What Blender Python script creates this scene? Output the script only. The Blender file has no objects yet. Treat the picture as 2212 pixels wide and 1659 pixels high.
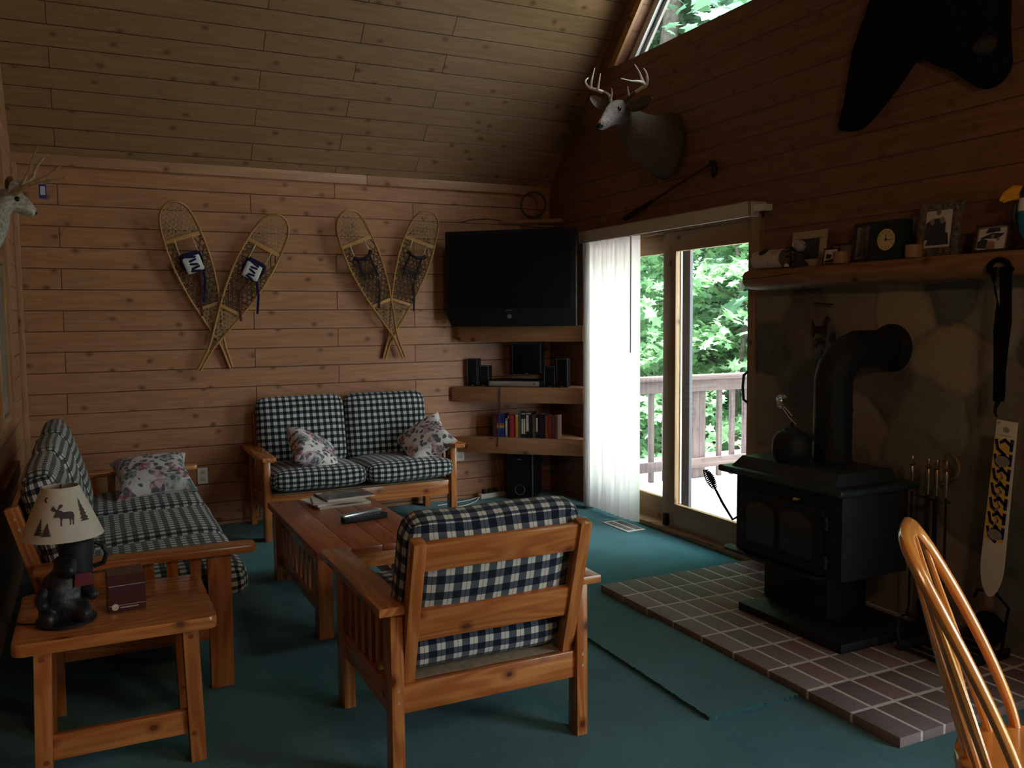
import bpy, bmesh, math, random
from mathutils import Vector as V, Matrix as Mx, noise
from mathutils.geometry import tessellate_polygon
SC = bpy.context.scene
COL = SC.collection
RN = random.Random(7)
R = math.radians
PI = math.pi

# ------------------------------------------------------------------ nodes
MATS = {}

class T:
    """small builder round one material's node tree"""
    def __init__(s, name, rough=.6, spec=.3, metal=0.0):
        s.m = bpy.data.materials.new(name)
        s.m.use_nodes = True
        s.t = s.m.node_tree
        s.b = s.t.nodes['Principled BSDF']
        s.out = s.t.nodes['Material Output']
        s.b.inputs['Roughness'].default_value = rough
        s.b.inputs['Specular IOR Level'].default_value = spec
        s.b.inputs['Metallic'].default_value = metal
        MATS[name] = s.m
    def n(s, ty, ins=None, **pr):
        nd = s.t.nodes.new(ty)
        for k, v in pr.items():
            setattr(nd, k, v)
        for k, v in (ins or {}).items():
            s.put(nd.inputs[k], v)
        return nd
    def put(s, sock, v):
        if isinstance(v, bpy.types.NodeSocket):
            s.t.links.new(v, sock)
        else:
            if isinstance(v, (tuple, list)) and sock.type == 'RGBA' and len(v) == 3:
                v = (*v, 1)
            sock.default_value = v
    def m_(s, op, a, b=0.0, c=0.0):
        nd = s.n('ShaderNodeMath', {0: a, 1: b, 2: c}, operation=op)
        return nd.outputs[0]
    def mix(s, f, a, b, bt='MIX'):
        nd = s.n('ShaderNodeMix', {0: f, 6: a, 7: b}, data_type='RGBA', blend_type=bt)
        return nd.outputs[2]
    def ramp(s, f, *st):
        nd = s.n('ShaderNodeValToRGB', {0: f})
        e = nd.color_ramp.elements
        while len(e) < len(st):
            e.new(.5)
        for i, (p, c) in enumerate(st):
            e[i].position = p
            if not isinstance(c, (tuple, list)):
                c = (c, c, c)
            e[i].color = (*c, 1)
        return nd.outputs[0]
    def co(s, which='Object'):
        return s.n('ShaderNodeTexCoord').outputs[which]
    def sep(s, v):
        nd = s.n('ShaderNodeSeparateXYZ', {0: v})
        return nd.outputs[0], nd.outputs[1], nd.outputs[2]
    def comb(s, x, y=0.0, z=0.0):
        return s.n('ShaderNodeCombineXYZ', {0: x, 1: y, 2: z}).outputs[0]
    def noise(s, v, sc=1.0, det=3.0, ro=.5, dist=0.0, out=0):
        return s.n('ShaderNodeTexNoise', {'Vector': v, 'Scale': sc, 'Detail': det, 'Roughness': ro, 'Distortion': dist}).outputs[out]
    def vor(s, v, sc=1.0, feature='F1', out=0, rnd=1.0):
        return s.n('ShaderNodeTexVoronoi', {'Vector': v, 'Scale': sc, 'Randomness': rnd}, feature=feature).outputs[out]
    def white(s, v, dim='2D'):
        return s.n('ShaderNodeTexWhiteNoise', {'Vector': v}, noise_dimensions=dim).outputs[0]
    def island(s):
        return s.n('ShaderNodeNewGeometry').outputs['Random Per Island']
    def bump(s, h, dist=.002, st=1.0):
        nd = s.n('ShaderNodeBump', {'Height': h, 'Distance': dist, 'Strength': st})
        s.put(s.b.inputs['Normal'], nd.outputs[0])
    def col(s, c):
        s.put(s.b.inputs['Base Color'], c)
        return s
    def set(s, k, v):
        s.put(s.b.inputs[k], v)
        return s

def plain(name, c, rough=.6, spec=.3, metal=0.0, nz=0.0, ns=30, bump=0.0):
    t = T(name, rough, spec, metal)
    if nz or bump:
        k = t.noise(t.co(), ns, 4)
        if nz:
            d = tuple(max(0, x * (1 - nz)) for x in c)
            e = tuple(min(1, x * (1 + nz)) for x in c)
            t.col(t.mix(t.ramp(k, (.3, 0), (.7, 1)), d, e))
        else:
            t.col(c)
        if bump:
            t.bump(k, bump)
    else:
        t.col(c)
    return t.m

def grain(t, u, v, seed, base, dark, knot=(.1, .03, .01), kdens=1.0):
    """pine figure: long streaks, cathedral rings and knots; u along, v across (metres), seed shifts it"""
    w = t.comb(t.m_('MULTIPLY', u, 1.6), t.m_('MULTIPLY', v, 34.0), t.m_('MULTIPLY', seed, 57.0))
    fine = t.noise(w, 1.0, 4, .6, .4)
    w2 = t.comb(t.m_('MULTIPLY', u, .9), t.m_('MULTIPLY', v, 7.0), t.m_('MULTIPLY', seed, 31.0))
    broad = t.noise(w2, 1.0, 2, .5, .3)
    rings = t.m_('SINE', t.m_('MULTIPLY', broad, 60.0))
    f = t.m_('ADD', t.m_('MULTIPLY', fine, .75), t.m_('MULTIPLY', rings, .11))
    c = t.mix(t.ramp(f, (.25, 0), (.62, 1)), dark, base)
    kv = t.comb(t.m_('ADD', t.m_('MULTIPLY', u, 3.1 * kdens), t.m_('MULTIPLY', seed, 13.0)), t.m_('ADD', t.m_('MULTIPLY', v, 4.2 * kdens), t.m_('MULTIPLY', seed, 29.0)))
    kd = t.n('ShaderNodeTexVoronoi', {'Vector': kv, 'Scale': 1.0}, voronoi_dimensions='2D').outputs[0]
    kd = t.m_('ADD', kd, t.m_('MULTIPLY', t.m_('SUBTRACT', t.noise(kv, 6, 2), .5), .05))
    c = t.mix(t.ramp(kd, (.030, 1), (.048, .6), (.11, 0)), c, knot)
    return c, f

def wood_uv(name, base, dark, rough=.35, spec=.4, knot=(.09, .025, .01), tint=.25, coat=0.0):
    """furniture wood, figure follows each board's own UV"""
    t = T(name, rough, spec)
    u, v, _ = t.sep(t.co('UV'))
    isl = t.island()
    c, f = grain(t, u, v, isl, base, dark, knot)
    c = t.mix(t.ramp(isl, (0, tint), (1, 0)), c, dark)
    t.col(c)
    t.bump(f, .0006, .5)
    if coat:
        t.set('Coat Weight', coat).set('Coat Roughness', .12)
    return t.m

def planks(name, ua, va, pitch, off, base, dark, joint0, jl=1.225, groove=.28, slope=None):
    """tongue and groove boarding; ua: axis along, va: axis across ('x','y','z') or slope distance"""
    t = T(name, .42, .3)
    xyz = dict(zip('xyz', t.sep(t.co('Object'))))
    u = xyz[ua]
    if slope:
        v = t.m_('ADD', t.m_('MULTIPLY', xyz['y'], slope[0]), t.m_('MULTIPLY', xyz['z'], slope[1]))
    else:
        v = xyz[va]
    q = t.m_('DIVIDE', t.m_('SUBTRACT', v, off), pitch)
    row = t.m_('FLOOR', q)
    fr = t.m_('SUBTRACT', q, row)
    odd = t.m_('ABSOLUTE', t.m_('MODULO', row, 2.0))
    shift = t.m_('ADD', joint0, t.m_('MULTIPLY', odd, jl * 1.5))
    bl = t.m_('ADD', jl, t.m_('MULTIPLY', odd, jl * 2))
    bq = t.m_('DIVIDE', t.m_('SUBTRACT', u, shift), bl)
    bi = t.m_('FLOOR', bq)
    bf = t.m_('MULTIPLY', t.m_('SUBTRACT', bq, bi), bl)
    seed = t.white(t.comb(row, bi))
    c, f = grain(t, u, t.m_('MULTIPLY', fr, pitch), seed, base, dark, (.13, .05, .022), 1.0)
    c = t.mix(t.ramp(seed, (0, .30), (1, 0)), c, dark)
    edge = t.m_('MINIMUM', t.m_('MULTIPLY', t.m_('MINIMUM', fr, t.m_('SUBTRACT', 1.0, fr)), pitch), t.m_('MINIMUM', bf, t.m_('SUBTRACT', bl, bf)))
    g = t.ramp(t.m_('DIVIDE', edge, .01), (.08, 0), (.34, 1))
    c = t.mix(g, tuple(groove * x for x in dark), c)
    t.col(c)
    t.bump(g, .004, 1.0)
    return t.m

# ------------------------------------------------------------------ mesh
def uvl(bm):
    return bm.loops.layers.uv.get('UVMap') or bm.loops.layers.uv.new('UVMap')

def box(bm, x0, x1, y0, y1, z0, z1, bev=.0, M=None, seg=2, along=None, taper=None):
    """box with its figure along its longest side"""
    tmp = bmesh.new()
    bmesh.ops.create_cube(tmp, size=1)
    sx, sy, sz = x1 - x0, y1 - y0, z1 - z0
    for v in tmp.verts:
        if taper and v.co.z > 0:
            v.co.x *= taper; v.co.y *= taper
        v.co = V(((v.co.x + .5) * sx + x0, (v.co.y + .5) * sy + y0, (v.co.z + .5) * sz + z0))
    if bev:
        bmesh.ops.bevel(tmp, geom=list(tmp.edges), offset=min(bev, .49 * min(sx, sy, sz)), segments=seg, profile=.6, affect='EDGES')
    d = [sx, sy, sz]
    a = along if along is not None else d.index(max(d))
    b, c = [i for i in range(3) if i != a]
    l = uvl(tmp)
    o = RN.random() * 20
    for f in tmp.faces:
        n = [abs(q) for q in f.normal]
        for lp in f.loops:
            p = lp.vert.co
            if n[a] > .7:
                lp[l].uv = (p[b] * .15 + o, p[c])
            elif n[b] >= n[c]:
                lp[l].uv = (p[a] + o, p[c] + .3)
            else:
                lp[l].uv = (p[a] + o, p[b])
    merge(bm, tmp, M)

def merge(bm, tmp, M=None):
    if M is not None:
        bmesh.ops.transform(tmp, matrix=M, verts=list(tmp.verts))
    me = bpy.data.meshes.new('tmp')
    tmp.to_mesh(me)
    tmp.free()
    uvl(bm)
    bm.from_mesh(me)
    bpy.data.meshes.remove(me)

def frame(p, q, up=(0, 0, 1)):
    p, q = V(p), V(q)
    z = (q - p).normalized()
    u = V(up)
    if abs(z.dot(u)) > .99:
        u = V((1, 0, 0))
    x = u.cross(z).normalized()
    y = z.cross(x)
    M = Mx((x, y, z)).transposed().to_4x4()
    M.translation = p
    return M

def bar(bm, p, q, w, t, up=(0, 0, 1), bev=.003):
    """beam from p to q, w across 'up x axis', t along up"""
    L = (V(q) - V(p)).length
    box(bm, -w / 2, w / 2, -t / 2, t / 2, 0, L, bev, frame(p, q, up), along=2)

def tube(bm, pts, r, n=8, closed=False, caps=True, flat=None):
    pts = [V(p) for p in pts]
    k = len(pts)
    rs = r if isinstance(r, (list, tuple)) else [r] * k
    tang = []
    for i in range(k):
        a = pts[(i - 1) % k] if (closed or i > 0) else pts[i]
        b = pts[(i + 1) % k] if (closed or i < k - 1) else pts[i]
        tang.append((b - a).normalized())
    up = V((0, 0, 1))
    if abs(tang[0].dot(up)) > .9:
        up = V((1, 0, 0))
    nx = up.cross(tang[0]).normalized()
    rings = []
    L = uvl(bm)
    acc = 0
    us = []
    for i in range(k):
        nx = (nx - tang[i] * nx.dot(tang[i])).normalized()
        ny = tang[i].cross(nx)
        fx, fy = flat or (1, 1)
        rings.append([bm.verts.new(pts[i] + rs[i] * (fx * math.cos(2 * PI * j / n) * nx + fy * math.sin(2 * PI * j / n) * ny)) for j in range(n)])
        if i:
            acc += (pts[i] - pts[i - 1]).length
        us.append(acc)
    for i in range(k if closed else k - 1):
        a, b = rings[i], rings[(i + 1) % k]
        for j in range(n):
            f = bm.faces.new((a[j], a[(j + 1) % n], b[(j + 1) % n], b[j]))
            uu = (us[i], us[i], us[(i + 1) % k], us[(i + 1) % k])
            vv = (j, j + 1, j + 1, j)
            for lp, u_, v_ in zip(f.loops, uu, vv):
                lp[L].uv = (u_, v_ * 2 * PI * rs[i] / n)
    if caps and not closed:
        for ring, d in ((rings[0], -1), (rings[-1], 1)):
            bm.faces.new(ring[::-1] if d < 0 else ring)

def lathe(bm, prof, n=24, M=None):
    tmp = bmesh.new()
    L = uvl(tmp)
    rings = []
    for r, z in prof:
        rings.append([tmp.verts.new((r * math.cos(2 * PI * j / n), r * math.sin(2 * PI * j / n), z)) for j in range(n)] if r > 1e-5 else [tmp.verts.new((0, 0, z))])
    for a, b in zip(rings, rings[1:]):
        for j in range(n):
            vs = [a[j % len(a)], a[(j + 1) % len(a)], b[(j + 1) % len(b)], b[j % len(b)]]
            vs = [v for i, v in enumerate(vs) if v not in vs[:i]]
            if len(vs) > 2:
                f = tmp.faces.new(vs)
                for lp in f.loops:
                    lp[L].uv = (lp.vert.co.z, math.atan2(lp.vert.co.y, lp.vert.co.x) * max(r for r, _ in prof))
    for ring, fl in ((rings[0], True), (rings[-1], False)):
        if len(ring) > 2:
            tmp.faces.new(ring[::-1] if fl else ring)
    merge(bm, tmp, M)

def prism(bm, poly, d0, d1, M=None, bev=0.0, seg=2):
    """poly in local xy, from z=d0 to z=d1"""
    tmp = bmesh.new()
    L = uvl(tmp)
    area = sum(a[0] * b[1] - b[0] * a[1] for a, b in zip(poly, poly[1:] + poly[:1]))
    if area < 0:
        poly = poly[::-1]
    a = [tmp.verts.new((x, y, d0)) for x, y in poly]
    b = [tmp.verts.new((x, y, d1)) for x, y in poly]
    k = len(poly)
    tmp.faces.new(a[::-1])
    tmp.faces.new(b)
    for i in range(k):
        tmp.faces.new((a[i], a[(i + 1) % k], b[(i + 1) % k], b[i]))
    if bev:
        bmesh.ops.bevel(tmp, geom=[e for e in tmp.edges if abs(e.verts[0].co.z - e.verts[1].co.z) < 1e-6], offset=bev, segments=seg, profile=.6, affect='EDGES')
    o = RN.random() * 10
    for f in tmp.faces:
        for lp in f.loops:
            p = lp.vert.co
            lp[L].uv = (p.x + o, p.y + p.z)
    merge(bm, tmp, M)

def loft(bm, sec, n=20, up=(0, 0, 1), caps=True):
    """sec: list of (pos, half width, half height)"""
    pts = [V(s[0]) for s in sec]
    rings = []
    for i, s in enumerate(sec):
        a = pts[max(0, i - 1)]
        b = pts[min(len(pts) - 1, i + 1)]
        t = (b - a).normalized()
        if len(s) > 3 and s[3] is not None:
            t = V(s[3]).normalized()
        lat = t.cross(V(up)).normalized()
        ver = lat.cross(t)
        rings.append([bm.verts.new(pts[i] + lat * s[1] * math.cos(2 * PI * j / n) + ver * s[2] * math.sin(2 * PI * j / n)) for j in range(n)])
    for a, b in zip(rings, rings[1:]):
        for j in range(n):
            bm.faces.new((a[j], b[j], b[(j + 1) % n], a[(j + 1) % n]))
    if caps:
        bm.faces.new(rings[0])
        bm.faces.new(rings[-1][::-1])

def cushion(bm, sx, sy, sz, M=None, rnd=.5, puff=.25, cuts=13, seed=0, sag=0.0, wob=.004, pinch=0.0):
    """stuffed box: sx, sy plan, sz thick; UV keeps metres of the flat cloth"""
    tmp = bmesh.new()
    bmesh.ops.create_cube(tmp, size=2)
    bmesh.ops.subdivide_edges(tmp, edges=list(tmp.edges), cuts=cuts, use_grid_fill=True)
    L = uvl(tmp)
    for f in tmp.faces:
        n = f.normal
        k = max(range(3), key=lambda i: abs(n[i]))
        for lp in f.loops:
            p = lp.vert.co
            if k == 2:
                uv = (p.x * sx / 2, p.y * sy / 2)
            elif k == 1:
                uv = (p.x * sx / 2, (sy / 2 if n.y > 0 else -sy / 2) + (1 if n.y > 0 else -1) * (1 - p.z) * sz / 2)
            else:
                uv = ((sx / 2 if n.x > 0 else -sx / 2) + (1 if n.x > 0 else -1) * (1 - p.z) * sz / 2, p.y * sy / 2)
            lp[L].uv = (uv[0] + seed * .37, uv[1] + seed * .21)
    hz = sz / 2
    r = min(rnd * sz, .49 * min(sx, sy))
    for v in tmp.verts:
        x, y, z = v.co
        e = max(0.0, 1 - x * x) * max(0.0, 1 - y * y)
        hh = hz * (1 - puff + puff * (e ** .45) * 1.15)
        if pinch:
            hh = hz * (.06 + .94 * (max(0, 1 - abs(x) ** 2.6) * max(0, 1 - abs(y) ** 2.6)) ** .42)
            k = 1 - pinch * ((abs(y) ** 2 if abs(x) > abs(y) else abs(x) ** 2) * -1 + 1) * max(abs(x), abs(y)) ** 6
            px, py = x * sx / 2 * k, y * sy / 2 * k
        else:
            px, py = x * sx / 2, y * sy / 2
        pz = z * hh
        q = V((px, py, pz))
        if not pinch:
            c = V((max(-sx / 2 + r, min(sx / 2 - r, px)), max(-sy / 2 + r, min(sy / 2 - r, py)), max(-hz + min(r, hz), min(hz - min(r, hz), pz))))
            d = q - c
            if d.length > 1e-6:
                mx = max(abs(d.x), abs(d.y), abs(d.z) * r / max(1e-6, min(r, hz)))
                q = c + d * (mx / d.length) if mx > 0 else q
        q.z -= sag * (1 - x * x) * (1 - y * y)
        v.co = q + wob * V((noise.noise(q * 6 + V((seed, 0, 0))), noise.noise(q * 6 + V((9, seed, 0))), 1.6 * noise.noise(q * 5 + V((0, 5, seed)))))
    merge(bm, tmp, M)

def obj(name, bm, mat, parent=None, smooth=True, ang=38, sub=0):
    me = bpy.data.meshes.new(name)
    bm.normal_update()
    bm.to_mesh(me)
    bm.free()
    for m in (mat if isinstance(mat, (list, tuple)) else [mat]):
        me.materials.append(MATS[m] if isinstance(m, str) else m)
    o = bpy.data.objects.new(name, me)
    COL.objects.link(o)
    if smooth and len(me.polygons):
        me.shade_smooth()
        me.set_sharp_from_angle(angle=R(ang))
    if sub:
        s = o.modifiers.new('Subsurf', 'SUBSURF')
        s.levels = s.render_levels = sub
    if parent is not None:
        o.parent = parent
    return o

def tag(o, label=None, cat=None, group=None, kind=None):
    if label: o['label'] = label
    if cat: o['category'] = cat
    if group: o['group'] = group
    if kind: o['kind'] = kind
    return o

def thing(name, label, cat, loc=(0, 0, 0), rz=0.0, group=None):
    o = bpy.data.objects.new(name, None)
    o.empty_display_size = .1
    COL.objects.link(o)
    o.location = loc
    o.rotation_euler = (0, 0, rz)
    return tag(o, label, cat, group)

def B(fn, *a, **k):
    """new bmesh with one shape in it"""
    bm = bmesh.new()
    uvl(bm)
    fn(bm, *a, **k)
    return bm

def NB():
    bm = bmesh.new()
    uvl(bm)
    return bm

def struct(name, bm, mat, parent=None, label=None, **k):
    o = obj(name, bm, mat, parent, **k)
    if parent is None:
        tag(o, label, None, None, 'structure')
    return o

def TR(x=0, y=0, z=0, rx=0, ry=0, rz=0):
    return Mx.Translation((x, y, z)) @ Mx.Rotation(rz, 4, 'Z') @ Mx.Rotation(ry, 4, 'Y') @ Mx.Rotation(rx, 4, 'X')
SKY, SUN, LAMP, EXPO = 4.0, 11.0, 2.5, 1.75
# ------------------------------------------------------------------ materials
PINE_L, PINE_D = (.43, .205, .108), (.32, .145, .073)
planks('pine_back_wall', 'x', 'z', .1378, 2.2304 - .1378 * 20, PINE_L, PINE_D, -.155)
planks('pine_left_wall', 'y', 'z', .1378, 2.2304 - .1378 * 20, PINE_L, PINE_D, .35)
planks('pine_right_wall_shaded', 'y', 'z', .1378, 2.2304 - .1378 * 20, (.25, .12, .072), (.18, .082, .046), 30.0, 60.0, .75)  # same pine as the back wall, its backlit shade put into the colour
S2 = math.sqrt(.5)
planks('pine_ceiling_back', 'x', 'y', .1395, (-6.45 + 2.535) * S2 + .085, (.32, .185, .098), (.25, .14, .072), -.155, slope=(-S2, S2))
planks('pine_ceiling_front', 'x', 'y', .1395, (2.05 + 2.535) * S2 + .085, (.34, .205, .115), (.27, .155, .085), -.155, slope=(S2, S2))
wood_uv('pine_trim', (.42, .225, .125), (.32, .165, .088), .45, .3)
wood_uv('pine_shelf', (.36, .18, .09), (.28, .13, .06), .4, .3)
wood_uv('window_wood', (.42, .23, .11), (.33, .17, .075), .4, .3)
wood_uv('door_wood', (.38, .235, .13), (.29, .17, .085), .4, .3)
wood_uv('orange_pine', (.62, .245, .07), (.38, .11, .026), .27, .5, (.10, .022, .010), .22, coat=.25)
wood_uv('red_pine', (.44, .125, .042), (.25, .058, .02), .3, .5, (.09, .02, .010), .22, coat=.2)
wood_uv('golden_oak', (.72, .31, .07), (.56, .20, .04), .2, .5, (.5, .2, .04), .1, coat=.6)
wood_uv('log_wood', (.33, .17, .08), (.21, .10, .045), .6, .2)
wood_uv('deck_wood', (.74, .72, .70), (.58, .56, .55), .8, .1, (.2, .18, .17), .3)
wood_uv('rail_wood', (.12, .092, .088), (.075, .056, .056), .8, .1, (.05, .04, .04), .3)
wood_uv('birch_wood', (.42, .26, .14), (.32, .18, .09), .6, .2)
wood_uv('snowshoe_ash', (.52, .28, .09), (.36, .17, .05), .4, .4, (.3, .15, .05), .2)

def m_carpet(name, c0, c1):
    t = T(name, .95, .05)
    p = t.co()
    a = t.noise(p, 4, 3)
    b = t.noise(p, 160, 3, .7)
    c = t.mix(t.ramp(t.m_('ADD', t.m_('MULTIPLY', a, .5), t.m_('MULTIPLY', b, .6)), (.38, 0), (.72, 1)), c0, c1)
    t.col(c)
    t.set('Sheen Weight', .25)
    t.bump(t.m_('ADD', b, t.m_('MULTIPLY', t.noise(p, 380, 2), .6)), .006, .9)
m_carpet('carpet', (.014, .105, .128), (.032, .185, .215))
m_carpet('mat_carpet', (.013, .098, .112), (.028, .165, .186))

def m_gingham(name, pitch, dark, light, off=0.0):
    t = T(name, .9, .1)
    u, v, _ = t.sep(t.co('UV'))
    def stripe(q):
        f = t.m_('FRACT', t.m_('ADD', t.m_('DIVIDE', q, pitch), 50.0 + off))
        s = t.m_('ABSOLUTE', t.m_('SUBTRACT', f, .5))
        return t.ramp(s, (.235, 0), (.265, 1)), f
    a, fa = stripe(u)
    b, fb = stripe(v)
    # warp threads in one direction, weft in the other, thin pin lines between
    pin = t.m_('MULTIPLY', t.ramp(t.m_('ABSOLUTE', t.m_('SUBTRACT', fa, .5)), (.47, 0), (.485, 1)), .35)
    s = t.m_('MULTIPLY', t.m_('ADD', a, b), .5)
    s = t.m_('SUBTRACT', s, pin)
    mid = tuple(math.sqrt(x * y) * .9 + .02 for x, y in zip(dark, light))
    wv = t.noise(t.comb(t.m_('MULTIPLY', u, 500), t.m_('MULTIPLY', v, 500)), 1.0, 2)
    c = t.ramp(s, (.08, dark), (.45, mid), (.55, mid), (.92, light))
    c = t.mix(.15, c, t.ramp(wv, (.3, 0), (.7, 1)), 'MULTIPLY')
    t.col(c)
    t.set('Sheen Weight', .15)
    t.bump(wv, .0012, .6)
m_gingham('gingham', .058, (.008, .012, .024), (.62, .58, .52))
m_gingham('gingham_small', .047, (.008, .013, .017), (.62, .60, .56), .25)

def m_floral(name, bg):
    t = T(name, .85, .1)
    p = t.co('UV')
    w = t.n('ShaderNodeVectorMath', {0: p, 1: t.n('ShaderNodeVectorMath', {0: t.noise(p, 18, 3, out=1), 1: (.05, .05, .05)}, operation='MULTIPLY').outputs[0]}, operation='ADD').outputs[0]
    d1 = t.vor(w, 9.5)
    c1 = t.vor(w, 9.5, out=1)
    hue = t.sep(c1)[0]
    flower = t.ramp(hue, (0, (.22, .035, .07)), (.35, (.34, .10, .17)), (.36, (.10, .12, .15)), (.62, (.16, .20, .19)), (.63, (.30, .06, .12)), (1, (.42, .22, .30)))
    petal = t.noise(w, 46, 2)
    flower = t.mix(t.ramp(petal, (.4, 0), (.62, .75)), flower, tuple(min(1, x * 1.0) for x in bg))
    c = t.mix(t.ramp(d1, (.44, 1), (.50, 0)), bg, flower)
    d2 = t.vor(w, 26)
    h2 = t.sep(t.vor(w, 26, out=1))[1]
    leaf = t.m_('MULTIPLY', t.ramp(d2, (.38, 1), (.46, 0)), t.ramp(h2, (.22, 0), (.24, 1)))
    c = t.mix(leaf, c, t.mix(t.sep(t.vor(w, 26, out=1))[2], (.06, .065, .10), (.13, .17, .15)))
    t.col(c)
    t.bump(t.noise(p, 300, 2), .001, .5)
m_floral('floral', (.66, .60, .58))
m_floral('floral_grey', (.58, .54, .55))

def m_brick():
    t = T('brick', .75, .25)
    i = t.island()
    p = t.co()
    c = t.ramp(i, (0, (.17, .14, .145)), (.3, (.235, .185, .18)), (.55, (.19, .155, .16)), (.75, (.27, .165, .16)), (1, (.25, .215, .22)))
    n = t.noise(p, 9, 4, .6)
    c = t.mix(t.ramp(n, (.35, .0), (.75, .45)), c, (.30, .20, .19))
    f = t.noise(p, 120, 3)
    c = t.mix(.25, c, t.ramp(f, (.3, .3), (.7, 1.0)), 'MULTIPLY')
    t.col(c)
    t.bump(f, .002, .6)
m_brick()
plain('mortar', (.60, .56, .54), .9, .1, nz=.15, ns=60, bump=.002)

def m_stone():
    t = T('field_stone', .85, .2)
    p = t.co()
    at = t.n('ShaderNodeAttribute', attribute_name='Col').outputs['Color']
    n = t.noise(p, 7, 5, .6)
    f = t.noise(p, 60, 4, .65)
    c = t.mix(t.ramp(n, (.3, 0), (.75, .5)), at, t.mix(.5, at, (.44, .40, .33)))
    c = t.mix(.35, c, t.ramp(f, (.25, .45), (.7, 1.0)), 'MULTIPLY')
    t.col(c)
    t.bump(t.m_('ADD', n, t.m_('MULTIPLY', f, .5)), .005, .7)
m_stone()

plain('black_iron', (.013, .014, .016), .6, .25, nz=.3, ns=14, bump=.0006)
plain('stove_green', (.016, .026, .026), .4, .45, nz=.25, ns=14, bump=.0004)
plain('stove_glass', (.02, .017, .013), .16, .5, nz=.5, ns=6)
plain('black_plastic', (.009, .009, .010), .5, .25)
plain('tv_screen', (.004, .004, .005), .5, .2)
plain('speaker_cloth', (.014, .015, .019), .9, .1, nz=.4, ns=400)
plain('grey_trim', (.17, .17, .18), .4, .4)
plain('silver', (.55, .56, .58), .3, .5, .8)
plain('chrome', (.75, .75, .76), .12, .5, 1.0)
plain('brass', (.62, .46, .24), .25, .5, 1.0)
plain('dark_brass', (.45, .32, .19), .3, .5, .9)
plain('off_white', (.56, .51, .45), .5, .3)
plain('white_plastic', (.72, .69, .64), .4, .4)
plain('white_paint', (.80, .82, .86), .4, .3)
plain('stop_grey', (.30, .27, .27), .6, .2)
plain('grey_metal', (.07, .07, .085), .4, .4)
plain('register_metal', (.66, .62, .58), .5, .4)
plain('dark_slot', (.05, .045, .05), .8, .1)
plain('seat_deck_cloth', (.30, .24, .17), .95, .05, nz=.2, ns=40)
plain('bear_fur', (.010, .012, .018), .95, .05, nz=.3, ns=60, bump=.01)
plain('bear_muzzle', (.05, .042, .036), .95, .05, nz=.3, ns=60, bump=.01)
plain('eye_black', (.004, .003, .003), .08, .6)
plain('nose_black', (.006, .006, .007), .4, .5)
plain('ear_inner', (.14, .11, .10), .9, .1, nz=.3, ns=60)
plain('navy_strap', (.010, .012, .045), .8, .1)
plain('white_rubber', (.55, .55, .56), .5, .3)
plain('dark_leather', (.020, .013, .016), .7, .2)
plain('red_leather', (.10, .018, .016), .7, .2)
plain('rawhide', (.46, .33, .18), .6, .3, nz=.35, ns=90)
plain('rawhide_dark', (.13, .075, .04), .6, .3, nz=.4, ns=60)
plain('blue_tag', (.03, .045, .40), .4, .4)
plain('tag_paper', (.65, .64, .78), .7, .2)
plain('page_cream', (.62, .56, .48), .8, .1, nz=.2, ns=200)
plain('page_white', (.78, .76, .80), .6, .2)
plain('lamp_print', (.075, .055, .058), .8, .1)
plain('bear_resin', (.012, .012, .015), .45, .35, nz=.4, ns=50, bump=.003)
plain('red_cloth', (.12, .015, .025), .7, .2)
plain('tissue_box_maroon', (.075, .022, .026), .2, .5)
plain('box_top_dark', (.055, .035, .04), .08, .6)
plain('tissue_white', (.80, .82, .90), .7, .2)
plain('cable_white', (.62, .58, .50), .5, .3)
plain('cable_dark', (.02, .012, .010), .6, .3)
plain('clock_green', (.012, .020, .020), .5, .3)
plain('clock_face', (.60, .47, .24), .6, .2)
plain('frame_cream', (.42, .33, .24), .6, .2)
plain('frame_dark', (.045, .022, .018), .5, .3)
plain('frame_stone', (.13, .105, .085), .9, .1, nz=.5, ns=40)
plain('photo_dark', (.03, .035, .05), .3, .4)
plain('photo_mid', (.20, .15, .14), .3, .4, nz=.5, ns=30)
plain('photo_pale', (.55, .50, .50), .3, .4)
plain('skin_print', (.30, .17, .13), .4, .3)
plain('tallow', (.50, .30, .16), .6, .3)
plain('toucan_beak', (.85, .40, .03), .4, .4)
plain('toucan_blue', (.01, .14, .24), .5, .4)
plain('toucan_black', (.008, .008, .010), .5, .4)
plain('toucan_white', (.70, .68, .68), .5, .4)
plain('rust_metal', (.030, .015, .010), .7, .3)
plain('glass_bead', (.35, .32, .30), .1, .6, .3)
plain('dark_twig', (.045, .034, .032), .7, .3)
plain('ski_white', (.66, .58, .46), .35, .4)
plain('ski_yellow', (.72, .42, .05), .4, .4)
plain('ski_navy', (.014, .010, .075), .4, .4)
plain('ski_grey', (.27, .22, .18), .5, .3)
plain('ski_leaf', (.24, .24, .27), .5, .3)
plain('strap_black', (.006, .006, .008), .85, .1)
plain('picture_glass', (.16, .16, .20), .2, .5)
plain('trunk', (.10, .085, .075), .9, .1, nz=.4, ns=20, bump=.02)
plain('forest_floor', (.10, .16, .045), .95, .05, nz=.6, ns=3)
plain('stick_wood', (.05, .026, .018), .5, .3)
plain('stick_dark', (.012, .009, .009), .5, .3)

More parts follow.
